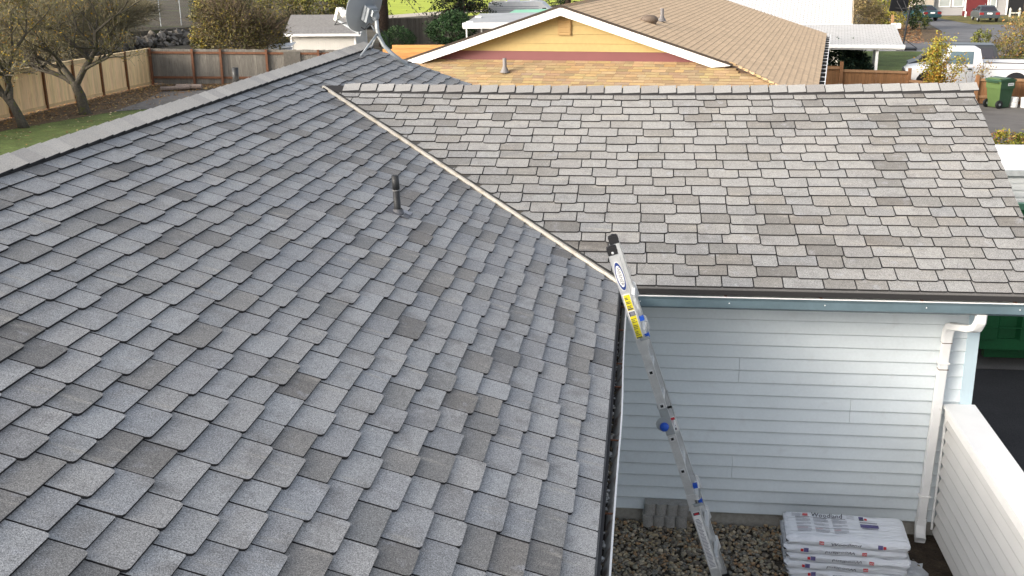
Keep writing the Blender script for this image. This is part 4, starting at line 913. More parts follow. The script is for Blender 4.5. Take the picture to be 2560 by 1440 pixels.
# conifers, evergreen shrubs, dark fence behind
conifer('conifer with thick red-brown trunk behind the satellite dish', (-18.3, 67.5, -3.3), 13, 4.2, 31, 150, .26, tr=.42)
conifer('dense dark conifer behind the white patio cover', (-13.6, 73, -3.4), 12, 3.1, 32, 480, .15)
conifer('shadowy conifer behind the yellowing tree by the shed', (-22.6, 78, -3.4), 12, 3.4, 33, 170, .1)
conifer('conifer behind the white motorhome', (-6.5, 86, -3.5), 13, 4.2, 34, 150, .08)
gc = [(.025, .06, .02), (.035, .075, .028), (.05, .09, .035), (.018, .04, .016)]
bush('round_bush', 'small round green bush right of the shed', 'bush', (-16.6, 64.5, -3.3), [((-16.6, 64.5, -2.55), (1.15, 1.0, .75))], 4500, .10, gc, 41, 3, shell=.8, csz=.1)
bush('laurel_bush', 'tall glossy dark bush left of the patio cover', 'bush', (-13.0, 66, -3.3), [((-13.2, 66, -2.2), (1.7, 1.3, 1.0)), ((-12.9, 66, -1.5), (1.05, 1.0, .7))], 7000, .15, gc, 42, 4, shell=.7, csz=.12)
M_dkw = mk('dark_old_board', 'obj', .9, n1=[(4, .2)], stretch=(8, 8, .8))
BF = thing('dark_fence', 'dark weathered fence between the conifer trunks', 'fence', (-14.5, 69.5, -3.35))
bm = MB(); bm.box((0, 0, 0), (.135, .02, 1.0)); BMD = bm.data('board', M_dkw)
for i in range(60):
    x = -19+i*.14; o = link('board', BMD, BF, (x, 69.5+.02*(i % 2), -3.34), (0, 0, 0)); o.scale = (1, 1, 1.85+.035*max(0, x+16)+(.0 if x < -15.5 else .02)); k = rnd.uniform(.7, 1.15); o.color = (.095*k, .085*k, .072*k, 1)
# lumber: stacked new cedar planks seen above our roof's far rake
LU = thing('plank_screen', 'orange new cedar planks stacked edge up behind the dish', 'planks', (-11.6, 50.2, -3.12))
M_plank = mk('orange_cedar_plank', 'obj', .75, n1=[(3, .12), (1, .08)], n2=(2.2, (.36, .15, .05), .62, .8), stretch=(.6, 6, 5))
for i in range(6):
    z = -1.86-i*.215; dx = (.55, .0, .1, .2, .0, .1)[i]; b = MB(); b.box((-14.2+dx, 50.0+.03*(i % 2), z-.205), (-8.4, 50.06+.03*(i % 2), z)); o = b.build('plank', M_plank, LU); k = rnd.uniform(.9, 1.08); o.color = (.62*k, .30*k, .10*k, 1)
b = MB()
for x in (-13.4, -11.5, -9.5): b.box((x, 50.1, -3.15), (x+.1, 50.2, -1.9))
b.build('support_post', M_cedarb, LU)
# patio cover
PC = thing('patio_cover', 'white flat patio cover on thin white posts left of the yellow house', 'patio cover', (-9, 64, -3.28))
b = MB(); b.face([(-11.6, 61.8, -1.45), (-5.5, 61.8, -1.36), (-5.2, 66.5, -.98), (-11.2, 66.5, -1.05)]); b.face([(-11.6, 61.8, -1.49), (-11.2, 66.5, -1.09), (-5.2, 66.5, -1.02), (-5.5, 61.8, -1.40)])
pr_ = b.build('cover_panel', mk('weathered_white_panel', (.36, .37, .38), .5, n1=[(.7, .12), (6, .08)]), PC)
b = MB(); b.box((-11.65, 61.72, -1.76), (-5.5, 61.79, -1.40)); b.box((-11.68, 61.8, -1.70), (-11.6, 66.5, -1.42)); b.build('fascia', M_wtrim, PC)
for x, y in ((-11.5, 62), (-10.72, 63.4), (-9.95, 64.8), (-9.2, 66.2), (-7.6, 62)):
    b = MB(); b.box((x, y, gz(y)-.02), (x+.09, y+.09, -1.5)); b.build('post', M_wtrim, PC)
b = MB(); b.box((-11.4, 61.8, -1.38), (-11.0, 62.0, -1.30)); b.box((-11.2, 64.2, -1.2), (-10.8, 64.4, -1.10)); b.build('roof_bracket', M_wtrim, PC)
GT = thing('green_roof_shed', 'low outbuilding with pale green corrugated roof below the motorhome', 'outbuilding', (-7.4, 69, -3.35))
b = MB(); b.face([(-9.9, 67.8, -1.36), (-4.5, 67.8, -1.30), (-4.5, 70.2, -.92), (-9.2, 70.2, -1.0)]); b.build('green_roof', mk('pale_green_sheet', (.25, .55, .38), .5, n1=[(1, .1)]), GT)
b = MB(); b.box((-9.6, 68.0, -3.36), (-4.5, 70.1, -1.42)); b.build('outbuilding_wall', mk('brown_wall', (.12, .10, .08), .9), GT)
RV = thing('motorhome', 'white motorhome with grey stripes parked beyond the patio cover', 'motorhome', (-9.3, 77, -3.43))
b = MB(); b.prism([(-11.9, 75.4, -2.9), (-7.2, 75.4, -2.9), (-7.05, 75.4, -1.35), (-7.75, 75.4, -.72), (-8.1, 75.4, -.62), (-11.9, 75.4, -.72)], (0, 2.4, 0)); rb = b.build('coach_body', M_white, RV)
for z in (-1.0, -1.16, -1.3): b = MB(); b.box((-11.9, 75.385, z-.03), (-8.0, 75.398, z)); b.build('stripe', M_grey, rb)
b = MB(); b.box((-10.5, 76, -.66), (-9.6, 76.9, -.40)); b.build('roof_unit', M_wtrim, RV); b = MB(); b.lathe([(0, .28), (.15, .26), (.28, .15), (.32, 0)], (-8.45, 76.2, -.64), (0, 0, 1), 14); b.build('roof_dome', M_wtrim, RV, True)
b = MB(); b.box((-11.7, 75.9, -.68), (-10.7, 76.6, -.58)); b.build('roof_vent', M_ivory, RV)
b = MB(); b.box((-7.72, 75.39, -1.35), (-7.42, 75.399, -1.12)); b.build('cab_window', M_black, RV)
for x in (-11, -8.1): b = MB(); b.lathe([(0, 0), (.34, 0), (.38, .05), (.38, .25), (0, .25)], (x, 75.4, -3.05), (0, 1, 0), 18); b.build('wheel', M_black, RV)

# ------------------------------------------------------------------ yellow neighbour house
M_yel = mk('yellow_siding_paint', (.37, .27, .11), .65, n1=[(1.2, .05), (12, .05)]); M_maroon = mk('maroon_band_paint', (.16, .055, .055), .6, n1=[(2, .06)])
M_tan = mk('tan_shingle', None, .95, n1=[(60, .12), (9, .10)]); M_tano = mk('tan_shingle_single', 'obj', .95, n1=[(60, .12), (9, .10)]); M_tedge = mk('tan_shingle_edge', (.16, .10, .065), .95)
al = math.radians(9.396); Uv = V((math.sin(al), math.cos(al), 0)); Wv = V((-math.cos(al), math.sin(al), 0)); NO = V((4.505, 18.70, 0))
NX_ = frame(NO, Wv, Uv, (0, 0, 1))        # (w, u, z): w to the left, u to the back
K_ = .325; ZE = -.228; RWD = 5.75; UR, UWL, UE = -3.57, -3.22, -5.15; ZRG = ZE+K_*RWD; ZS = ZE+K_*(UWL-UE); UEND = 15.04
NH = thing('yellow_house', 'neighbouring house with yellow gable, maroon band and tan roof', 'house', NX_((5.75, 5, -2.75)))
b = MB(); cN = 1/math.sqrt(1+K_*K_)
wf = (ZS-ZE)/K_
for s_ in (0, 1):
    m_ = (lambda w_: w_) if not s_ else (lambda w_: 2*RWD-w_)
    b.face([NX_((m_(0), UE, ZE-.012)), NX_((m_(0), UEND, ZE-.012)), NX_((RWD, UEND, ZRG-.012)), NX_((RWD, UR, ZRG-.012)), NX_((m_(wf), UR, ZS-.012))])
    b.face([NX_((m_(0), UE, ZE-.10)), NX_((m_(0), UEND, ZE-.10)), NX_((RWD, UEND, ZRG-.10)), NX_((RWD, UR, ZRG-.10)), NX_((m_(wf), UR, ZS-.10))])
b.face([NX_((0, UE, ZE-.012)), NX_((wf, UWL, ZS-.012)), NX_((2*RWD-wf, UWL, ZS-.012)), NX_((2*RWD, UE, ZE-.012))])
b.face([NX_((0, UE, ZE-.10)), NX_((2*RWD, UE, ZE-.10)), NX_((2*RWD, UEND, ZE-.10)), NX_((0, UEND, ZE-.10))])
NR = b.build('roof', M_tedge, NH)
def tant(r): return jit(r.choice([(.39, .28, .145), (.365, .255, .13), (.335, .235, .13), (.29, .205, .125), (.40, .295, .155)]), .06, r)
fld = MB(); rN = random.Random(5); n_ = int((UWL-UE)/cN/.143)
cnt = 0; TM = {}
sk = frame((0, 0, 0), Wv, Uv*cN+V((0, 0, K_*cN)), V((0, 0, cN))-Uv*(K_*cN))
for k in reversed(range(n_+1)):
    w_ = -rN.uniform(0, .3); v0 = k*.143; uu = UE+v0*cN; zz = ZE+K_*cN*v0; off = (ZE+K_*(uu-UE)-ZE)/K_
    while w_ < 2*RWD:
        wd = rN.choice((.20, .26, .33)); l = min(.152, (UWL-UE)/cN-v0)
        if l > .04 and w_ > off+.05 and w_+wd < 2*RWD-off-.05:
            c = tant(rN)
            if cnt < 290 and w_ < 9.2 and l > .15:
                if wd not in TM: mb = MB(); tab_mesh(mb, tab_poly(wd-.004, .152, 0, .004), sk, .013, .005, .152); TM[wd] = mb.data('shingle', [M_tano, M_tedge])
                o = link('shingle', TM[wd], NR, NX_((w_, uu, zz))); o.color = (*c, 1); cnt += 1
            else: tab_mesh(fld, tab_poly(wd-.004, l, 0, .004), lambda p, o_=NX_((w_, uu, zz)): o_+sk(p), .013, .005, l, c)
        w_ += wd
rs = frame((0, 0, 0), Uv, Wv*cN+V((0, 0, K_*cN)), V((0, 0, cN))-Wv*(K_*cN))
for k in range(int(RWD/cN/.143)+1):
    v0 = k*.143; w0 = v0*cN; us = UE+w0 if w0 < wf else UR-.02; u_ = us
    while u_ < UEND:
        wd = min(rN.choice((.30, .45, .33)), UEND-u_); l = min(.152, RWD/cN-v0)
        if l > .03: j = rN.uniform(.92, 1.06); c = (.70*j, .50*j, .31*j); tab_mesh(fld, tab_poly(wd-.003, l, 0, .003), lambda p, o_=NX_((w0, u_, ZE+K_*w0)): o_+rs(p), .0105, .005, l, c)
        u_ += wd
kind(fld.build('shingle_rows', [M_tan, M_tedge], NR), 'stuff')
def caps(p0, p1, n, c, hw=.12, s1=None, s2=None):
    p0, p1 = V(p0), V(p1); d = (p1-p0)/n
    for i in range(n):
        o = p0+d*i; q = o+d*1.1; mb = MB(); up = V((0, 0, .035)); u2 = V((0, 0, .02)); cc = jit(c, .08)
        mb.face([o+s1*hw+up*.3, o+up, q+u2, q+s1*hw+u2*.3], 0, cc); mb.face([o+up, o+s2*hw+up*.3, q+s2*hw+u2*.3, q+u2], 0, cc); mb.face([o+s1*hw, o+s2*hw, o+s2*hw+up*.3, o+up, o+s1*hw+up*.3], 1, cc); mb.build('ridge_cap', [M_tan, M_tedge], NR)
dn1 = -Wv*cN-V((0, 0, K_*cN)); dn2 = Wv*cN-V((0, 0, K_*cN)); dn3 = -Uv*cN-V((0, 0, K_*cN))
caps(NX_((0, UE, ZE)), NX_((wf, UWL-.02, ZS)), 13, (.50, .35, .18), .13, dn1, dn3)
caps(NX_((2*RWD, UE, ZE)), NX_((2*RWD-wf, UWL-.02, ZS)), 12, (.50, .35, .18), .13, dn2, dn3)
caps(NX_((RWD, UR, ZRG)), NX_((RWD, UEND, ZRG)), 90, (.40, .29, .18), .13, dn1, dn2)
# gable wall boards
gw = thing if False else None
zt_ = lambda w_: ZRG-.10-K_*abs(w_-RWD)
def gable_piece(z0, z1, uo, nm, mat, par):
    w0, w1 = RWD-(ZRG-.10-z0)/K_, RWD+(ZRG-.10-z0)/K_; w2, w3 = RWD-(ZRG-.10-z1)/K_, RWD+(ZRG-.10-z1)/K_
    b = MB(); b.prism([NX_((w0, UWL-uo, z0)), NX_((w1, UWL-uo, z0)), NX_((w3, UWL-uo*.4, z1)), NX_((w2, UWL-uo*.4, z1))], Uv*.03, 0); return b.build(nm, mat, par)
b = MB(); b.prism([NX_((wf+.15, UWL+.04, ZS-.3)), NX_((2*RWD-wf-.15, UWL+.04, ZS-.3)), NX_((2*RWD-wf, UWL+.04, ZS)), NX_((RWD, UWL+.04, ZRG-.12)), NX_((wf, UWL+.04, ZS))], Uv*.05); GW = b.build('gable_wall', M_yel, NH)
gable_piece(ZS-.02, ZS+.205, .02, 'maroon_band', M_maroon, GW)
zz = [ZS+.207, ZS+.385, ZS+.595, ZS+.80, ZRG-.13]
for a, c in zip(zz, zz[1:]): gable_piece(a, c-.004, .022, 'siding_board', M_yel, GW)
b = MB(); b.box((5.57, UWL-.05, .97), (5.89, UWL-.024, 1.34), X=NX_); M_vent = mk('vent_paint', (.34, .22, .09), .7); VN = b.build('gable_vent', M_vent, GW)
for i in range(6): b = MB(); b.prism([NX_((5.59, UWL-.05, .99+i*.056)), NX_((5.59, UWL-.072, .99+i*.056)), NX_((5.59, UWL-.052, 1.035+i*.056))], Wv*.28); b.build('vent_slat', M_vent, VN)
# rake fascia
for s_ in (1, -1):
    wq = RWD-s_*(RWD-2.0); zq = ZRG-K_*(RWD-2.0)
    b = MB(); b.prism([NX_((RWD, UR, ZRG-.205)), NX_((RWD, UR, ZRG-.025)), NX_((wq-s_*.12, UR, zq-.06)), NX_((wq+s_*.30, UR, zq-.105))], Uv*.035); b.build('rake_fascia', M_wtrim, NH)
    b = MB(); b.prism([NX_((RWD, UR-.02, ZRG-.02)), NX_((RWD, UR-.02, ZRG+.03)), NX_((wq-s_*.16, UR-.02, zq-.02)), NX_((wq-s_*.16, UR-.02, zq-.06))], Uv*.05); b.build('roof_edge', mk('dark_roof_edge', (.05, .038, .03), .9) if 'dark_roof_edge' not in bpy.data.materials else bpy.data.materials['dark_roof_edge'], NH)
    b = MB(); b.prism([NX_((RWD, UR+.036, ZRG-.105)), NX_((wq, UR+.036, zq-.105)), NX_((wq, UWL-.02, zq-.105)), NX_((RWD, UWL-.02, ZRG-.105))], (0, 0, .004)); b.build('soffit', M_wtrim, NH)
b = MB()
for i in range(20):
    a0, a1 = UE+(UEND-UE)*i/20, UE+(UEND-UE)*(i+1)/20
    for (w0, z0), (w1, z1), mm in (((-.01, ZE-.04), (-.03, ZE-.12), 1), ((-.03, ZE-.12), (-.12, ZE-.12), 1), ((-.12, ZE-.12), (-.125, ZE-.03), 0), ((-.125, ZE-.03), (-.145, ZE-.03), 0), ((-.145, ZE-.03), (-.14, ZE-.13), 0)): b.face([NX_((w0, a0, z0)), NX_((w1, a0, z1)), NX_((w1, a1, z1)), NX_((w0, a1, z0))], mm)
NG_ = b.build('gutter', [M_wtrim, M_muck], NH)
for i in range(19): b = MB(); b.box((-.14, UE+.5+i*1.0, ZE-.05), (-.0, UE+.53+i*1.0, ZE-.035), X=NX_); b.build('gutter_hanger', M_wtrim, NG_)
b = MB(); b.box((.5, UWL+.1, -2.9), (2*RWD-.5, UEND-.4, ZE-.1), X=NX_); b.build('house_wall', M_yel, NH)
def npipe(w_, u_, z_, h, rad, white=True):
    P = NX_((w_, u_, z_)); b = MB(); b.tube([P-V((0, 0, .05)), P+V((0, 0, h))], rad, 12); b.lathe([(rad*2.6, .02), (rad*1.5, .10), (rad, .16)], P, (0, 0, 1), 12, 1); b.build('vent_pipe', [mk('pipe_grey', (.20, .185, .18), .6) if 'pipe_grey' not in bpy.data.materials else bpy.data.materials['pipe_grey'], bpy.data.materials['pipe_grey']], NH, True)
npipe(6.98, -3.95, ZE+K_*(-3.95-UE), .34, .045); npipe(4.0, .2, ZE+K_*4.0, .34, .045)
P = NX_((4.15, -.85, ZE+K_*4.15)); b = MB(); b.ball(P+V((0, 0, .07)), (.22, .16, .12), nu=12, nv=7); b.box((-.17, -.1, -.05), (.17, .1, .03), X=lambda q: P+V(q)); b.build('roof_vent', mk('brown_vent', (.16, .12, .09), .6), NH, True)

# ------------------------------------------------------------------ white-roofed house and carport
M_whr = mk('pale_shingle_field', None, .9, n1=[(20, .10)]); M_whe = mk('pale_shingle_edge', (.30, .29, .28), .9)
def pale_roof(parent, org, length, depth, k, seed, e=.2, tw=.42, edge=None):
    """org right front corner; runs left along -cross dir and back along Uv"""
    c = 1/math.sqrt(1+k*k); r = random.Random(seed); fl = MB(); f0 = frame((0, 0, 0), Wv, Uv*c+V((0, 0, k*c)), V((0, 0, c))-Uv*(k*c)); o = V(org)
    fl.face([o+f0(p) for p in ((0, 0, -.01), (length, 0, -.01), (length, depth/c, -.01), (0, depth/c, -.01))], 1)
    fl.face([o+f0(p) for p in ((0, 0, -.08), (0, depth/c, -.08), (length, depth/c, -.08), (length, 0, -.08))], 1)
    for i in range(int(depth/c/e)+1):
        x = -((i % 2)*tw*.5)
        while x < length:
            a = max(x, 0); b_ = min(x+tw, length); l = min(e+.008, depth/c-i*e)
            if b_-a > .03 and l > .02: j = r.uniform(.93, 1.05); tab_mesh(fl, tab_poly(b_-a-.022, l, 0, .004), lambda p, q=(a, i*e): o+f0((p[0]+q[0], p[1]+q[1], p[2])), .014, .004, l, (.58*j, .575*j, .565*j))
            x += tw
    return kind(fl.build('shingle_rows', [M_whr, M_whe], parent), 'stuff')
WH = thing('white_roofed_house', 'house with pale shingle roof beyond the tan roof', 'house', (6, 52, -3.15))
pale_roof(WH, (10.25, 46.9, -.70), 12, 7.5, .33, 3, .145, .36)
hx = frame((10.25, 46.9, -.70), Wv, Uv, (0, 0, 1))
b = MB(); b.box((-.06, -.13, -.12), (12, -.01, .0), X=hx); b.build('gutter', M_wtrim, WH)
b = MB(); b.prism([hx((-.03, -.02, -.13)), hx((-.03, 7.5, 2.35)), hx((-.03, 7.5, 2.50)), hx((-.03, -.02, .03))], -Wv*.03); b.build('rake_board', mk('cream_rake', (.62, .5, .33), .7), WH)
b = MB(); b.box((.5, .5, -2.5), (12, 10, -.1), X=hx); b.build('house_wall', M_shedw, WH)
CP = thing('carport', 'white-roofed carport with pale posts right of the tan roof', 'carport', (9.3, 41, -3.0))
pale_roof(CP, (10.80, 38.0, -1.03), 5.2, 7.8, .045, 4, .30, .26)
cx = frame((10.80, 38.0, -1.03), Wv, Uv, (0, 0, 1))
b = MB(); b.box((-.07, -.12, -.13), (5.2, -.012, .012), X=cx); b.box((-.05, -.012, -.20), (5.2, .05, -.085), X=cx); b.build('gutter', M_white, CP)
b = MB(); b.box((-.04, .06, -.22), (.0, 7.8, -.02), X=cx); b.build('side_beam', M_white, CP)
for w_, u_ in ((.95, .12), (.95, 3.6), (3.3, .12), (3.55, .12)):
    b = MB(); b.box((w_, u_, -2.05), (w_+.11, u_+.11, -.20+.045*u_), X=cx); b.build('post', M_white, CP)
bush('juniper_bush', 'dark green bush under the carport roof', 'bush', (9.1, 40.5, -3.0), [((8.9, 40.6, -2.0), (.95, .8, .85)), ((9.5, 40.4, -2.3), (.6, .7, .6))], 6000, .13, [(.012, .03, .02), (.02, .045, .03), (.03, .055, .03)], 51, 4, shell=.7, csz=.15)

# ------------------------------------------------------------------ brown fence at the driveway
M_bf = mk('brown_fence_board', 'obj', .85, n1=[(3, .15)], stretch=(8, 8, .8))
BN = thing('brown_fence', 'low brown board fence in front of the white pickup truck', 'fence', (11, 36, -2.95))
bm = MB(); bm.box((0, 0, 0), (.138, .02, 1.0)); BMB = bm.data('board', M_bf)
fp = [(5.9, 38.3, .98), (8.35, 37.9, 1.18), (10.9, 37.0, .98), (12.72, 34.05, .98), (14.6, 33.75, .98), (16.8, 33.4, .98)]
for (xa, ya, ha), (xb, yb, hb) in zip(fp, fp[1:]):
    L_ = math.hypot(xb-xa, yb-ya); dx, dy = (xb-xa)/L_, (yb-ya)/L_
    for i in range(int(L_/.142)):
        x, y = xa+dx*i*.142, ya+dy*i*.142; o = link('board', BMB, BN, (x, y, gz(y)+.03), (0, 0, math.atan2(dy, dx))); o.scale = (1, 1, .62 if 10.8 < xa < 12 else .95 if xa > 8 else 1.08); k = rnd.uniform(.85, 1.12); o.color = (.27*k, .135*k, .06*k, 1)
    X = frame((xa, ya, gz(ya)), (dx, dy, (gz(yb)-gz(ya))/L_), (-dy, dx, 0), (0, 0, 1))
    zq = .54 if 10.8 < xa < 12 else .88 if xa > 8 else .98; b = MB(); b.box((.07, -.06, zq), (L_-.07, -.012, zq+.1), X=X); b.box((.07, -.05, .25), (L_-.07, -.012, .34), X=X); r_ = b.build('rail', M_bf, BN); r_.color = (.33, .19, .10, 1)
for x, y, h in fp:
    b = MB(); b.box((x-.06, y-.12, gz(y)-.1), (x+.06, y-.0, gz(y)+h+.12)); p_ = b.build('post', M_bf, BN); p_.color = (.32, .16, .075, 1)

# ------------------------------------------------------------------ green wheeled bins and buckets
M_bing = mk('bright_green_plastic', (.105, .165, .055), .45, n1=[(6, .06)]); M_bind = mk('deep_green_plastic', (.036, .085, .046), .45, n1=[(6, .08)])
def bin_(at, rz, label):
    t = thing('wheeled_bin', label, 'wheeled bin', at, 'green wheeled bins by the brown fence'); at = V(at); c, s_ = math.cos(rz), math.sin(rz); X = frame(at, (c, s_, 0), (-s_, c, 0), (0, 0, 1))
    b = MB(); lo, hi = (.24, .27), (.335, .36)
    def ring(z, a, bb): return [X((-a, -bb, z)), X((a, -bb, z)), X((a, bb, z)), X((-a, bb, z))]
    R_ = [ring(.03, *lo), ring(.72, .31, .335), ring(.72, .335, .36), ring(1.0, *hi)]
    for k in range(3):
        for j in range(4): b.face([R_[k][j], R_[k][(j+1) % 4], R_[k+1][(j+1) % 4], R_[k+1][j]], 1 if j == 3 else 0)
    b.face(list(reversed(R_[0]))); bd = b.build('bin_body', [M_bind, M_bing], t)
    b = MB(); b.prism([X((-.40, -.39, 1.0)), X((.37, -.39, 1.0)), X((.37, -.39, 1.05)), X((.1, -.39, 1.115)), X((-.36, -.39, 1.06))], X((0, .78, 0))-X((0, 0, 0)), 0); b.build('lid', [M_bind], t)
    b = MB(); b.box((-.36, -.30, 1.063), (.06, .30, 1.10), X=X); b.build('lid_panel', M_wtrim if False else M_bing, t)
    b = MB(); b.tube([X((-.43, -.3, .97)), X((-.43, .3, .97))], .02, 8); b.build('handle', M_bind, t)
    for y0 in (-.34, .27):
        b = MB(); b.lathe([(0, 0), (.10, -.01), (.15, .0), (.155, .04), (.15, .075), (0, .08)], X((-.27, y0, .155)), X((0, 1, 0))-X((0, 0, 0)), 20); w_ = b.build('wheel', M_black, t)
        b = MB(); b.lathe([(0, -.014), (.045, -.012), (.05, .0)], X((-.27, y0, .155)), X((0, 1, 0))-X((0, 0, 0)), 12); b.build('hub', M_galv, w_)
    b = MB(); b.box((.0, -.366, .83), (.27, -.356, .93), X=X); st = b.build('sticker', M_wtrim, bd)
    for i in range(6): b = MB(); b.box((.02+i*.038, -.369, .86), (.045+i*.038, -.3665, .9), X=X); b.build('print_mark', M_grey, st)
    return t
bin_((13.30, 33.1, -2.925), math.radians(28), 'green wheeled bin with two black wheels beside the white buckets')
bin_((14.75, 33.0, -2.92), math.radians(10), 'green wheeled bin half cut off at the right picture edge')
for x, y, lab in ((13.86, 33.15, 'white plastic bucket standing next to the green wheeled bin'), (14.22, 33.05, 'white plastic bucket right of the other bucket')):
    t = thing('bucket', lab, 'bucket', (x, y, gz(y)-.01), 'white buckets by the bin')
    b = MB(); b.lathe([(0, 0), (.135, 0), (.15, .33), (.158, .335), (.158, .36), (.148, .37), (.142, .36), (.13, .02), (0, .02)], (x, y, gz(y)), (0, 0, 1), 20); b.build('pail', M_wtrim, t)
    b = MB(); b.tube([(x+.15*math.cos(a), y-.155, gz(y)+.33-.14*math.sin(a)) for a in [math.pi*k/8 for k in range(9)]], .005, 5); b.build('handle', M_galv, t)
b = MB(); b.ball((13.8, 32.985, gz(33)+.12), (.022, .004, .03), nu=8, nv=4)
bush('low_hedge', 'low yellow-green and pink hedge along the driveway by the trailer', 'hedge', (11.6, 23.2, -2.8), [((10.6+i*.75, 23.4-.05*i, -2.62), (.5, .42, .30)) for i in range(6)], 6000, .085, [(.30, .27, .03), (.16, .20, .03), (.40, .22, .10), (.09, .13, .03), (.34, .31, .05)], 52, 6, shell=.75, csz=.2)

# ------------------------------------------------------------------ vehicles
M_glass = mk('car_glass', (.10, .15, .17), .08, spec=.8); M_dglass = mk('dark_car_glass', (.03, .028, .035), .12, spec=.6); M_tyre = mk('tyre', (.02, .02, .02), .8)
M_carw = mk('white_car_paint', (.80, .80, .80), .3, spec=.5); M_carb = mk('black_car_paint', (.022, .024, .027), .3, spec=.6); M_carg = mk('grey_blue_car_paint', (.05, .062, .068), .3, spec=.6); M_cart = mk('teal_car_paint', (.02, .06, .07), .3, spec=.6)
M_tail = mk('tail_lamp', (.24, .025, .025), .3); M_amber = mk('amber_lamp', (.75, .30, .02), .3)
def smooth_prism(b, prof, X, w, inset, m=0):
    """side profile prism with shoulders rounded in towards the flanks"""
    sec = [(-w, 1-inset), (-w+.09, 1.0), (w-.09, 1.0), (w, 1-inset)]; n = len(prof); cs = sum(p[0] for p in prof)/n; ch = min(p[1] for p in prof); rows = []
    for y, k in sec: rows.append([X((cs+(s-cs)*(1-(1-k)*.35), y, ch+(h-ch)*k)) for s, h in prof])
    for r in range(3):
        for i in range(n): b.face([rows[r][i], rows[r][(i+1) % n], rows[r+1][(i+1) % n], rows[r+1][i]], m)
    b.face(list(reversed(rows[0])), m); b.face(rows[3], m)
def cabin(b, X, lo, hi, zl, zh, wl, wh, m=0):
    a = [X((lo[0], -wl, zl)), X((lo[1], -wl, zl)), X((lo[1], wl, zl)), X((lo[0], wl, zl))]; c = [X((hi[0], -wh, zh)), X((hi[1], -wh, zh)), X((hi[1], wh, zh)), X((hi[0], wh, zh))]
    for j in range(4): b.face([a[j], a[(j+1) % 4], c[(j+1) % 4], c[j]], m)
    cr = [X((hi[0]+.1, -wh+.1, zh+.04)), X((hi[1]-.1, -wh+.1, zh+.04)), X((hi[1]-.1, wh-.1, zh+.04)), X((hi[0]+.1, wh-.1, zh+.04))]
    for j in range(4): b.face([c[j], c[(j+1) % 4], cr[(j+1) % 4], cr[j]], m)
    b.face(cr, m)
def glass(t, X, q, mat, d=.008, nm='window'):
    b = MB(); P = [X(p) for p in q]; n = (P[1]-P[0]).cross(P[3]-P[0]).normalized(); cdir = sum(P, V((0, 0, 0)))/4-X((sum(p[0] for p in q)/4, 0, q[0][2]-.3))
    if n.dot(cdir) < 0: n = -n
    b.prism([p+n*.002 for p in P], n*d); return b.build(nm, mat, t)
def wheels(t, X, spots, r, w=.2):
    for s, y in spots:
        sg = -1 if y < 0 else 1; b = MB(); axd = (X((0, 1, 0))-X((0, 0, 0)))*sg; c = X((s, y-sg*w, r)); b.lathe([(0, 0), (r*.9, 0), (r, .03), (r, w-.03), (r*.92, w), (r*.62, w+.002)], c, axd, 22); wh = b.build('wheel', M_tyre, t, False)
        b = MB(); b.lathe([(r*.62, w), (r*.55, w-.03), (r*.2, w-.015), (0, w-.01)], c, axd, 18); b.build('rim', M_galv, wh)
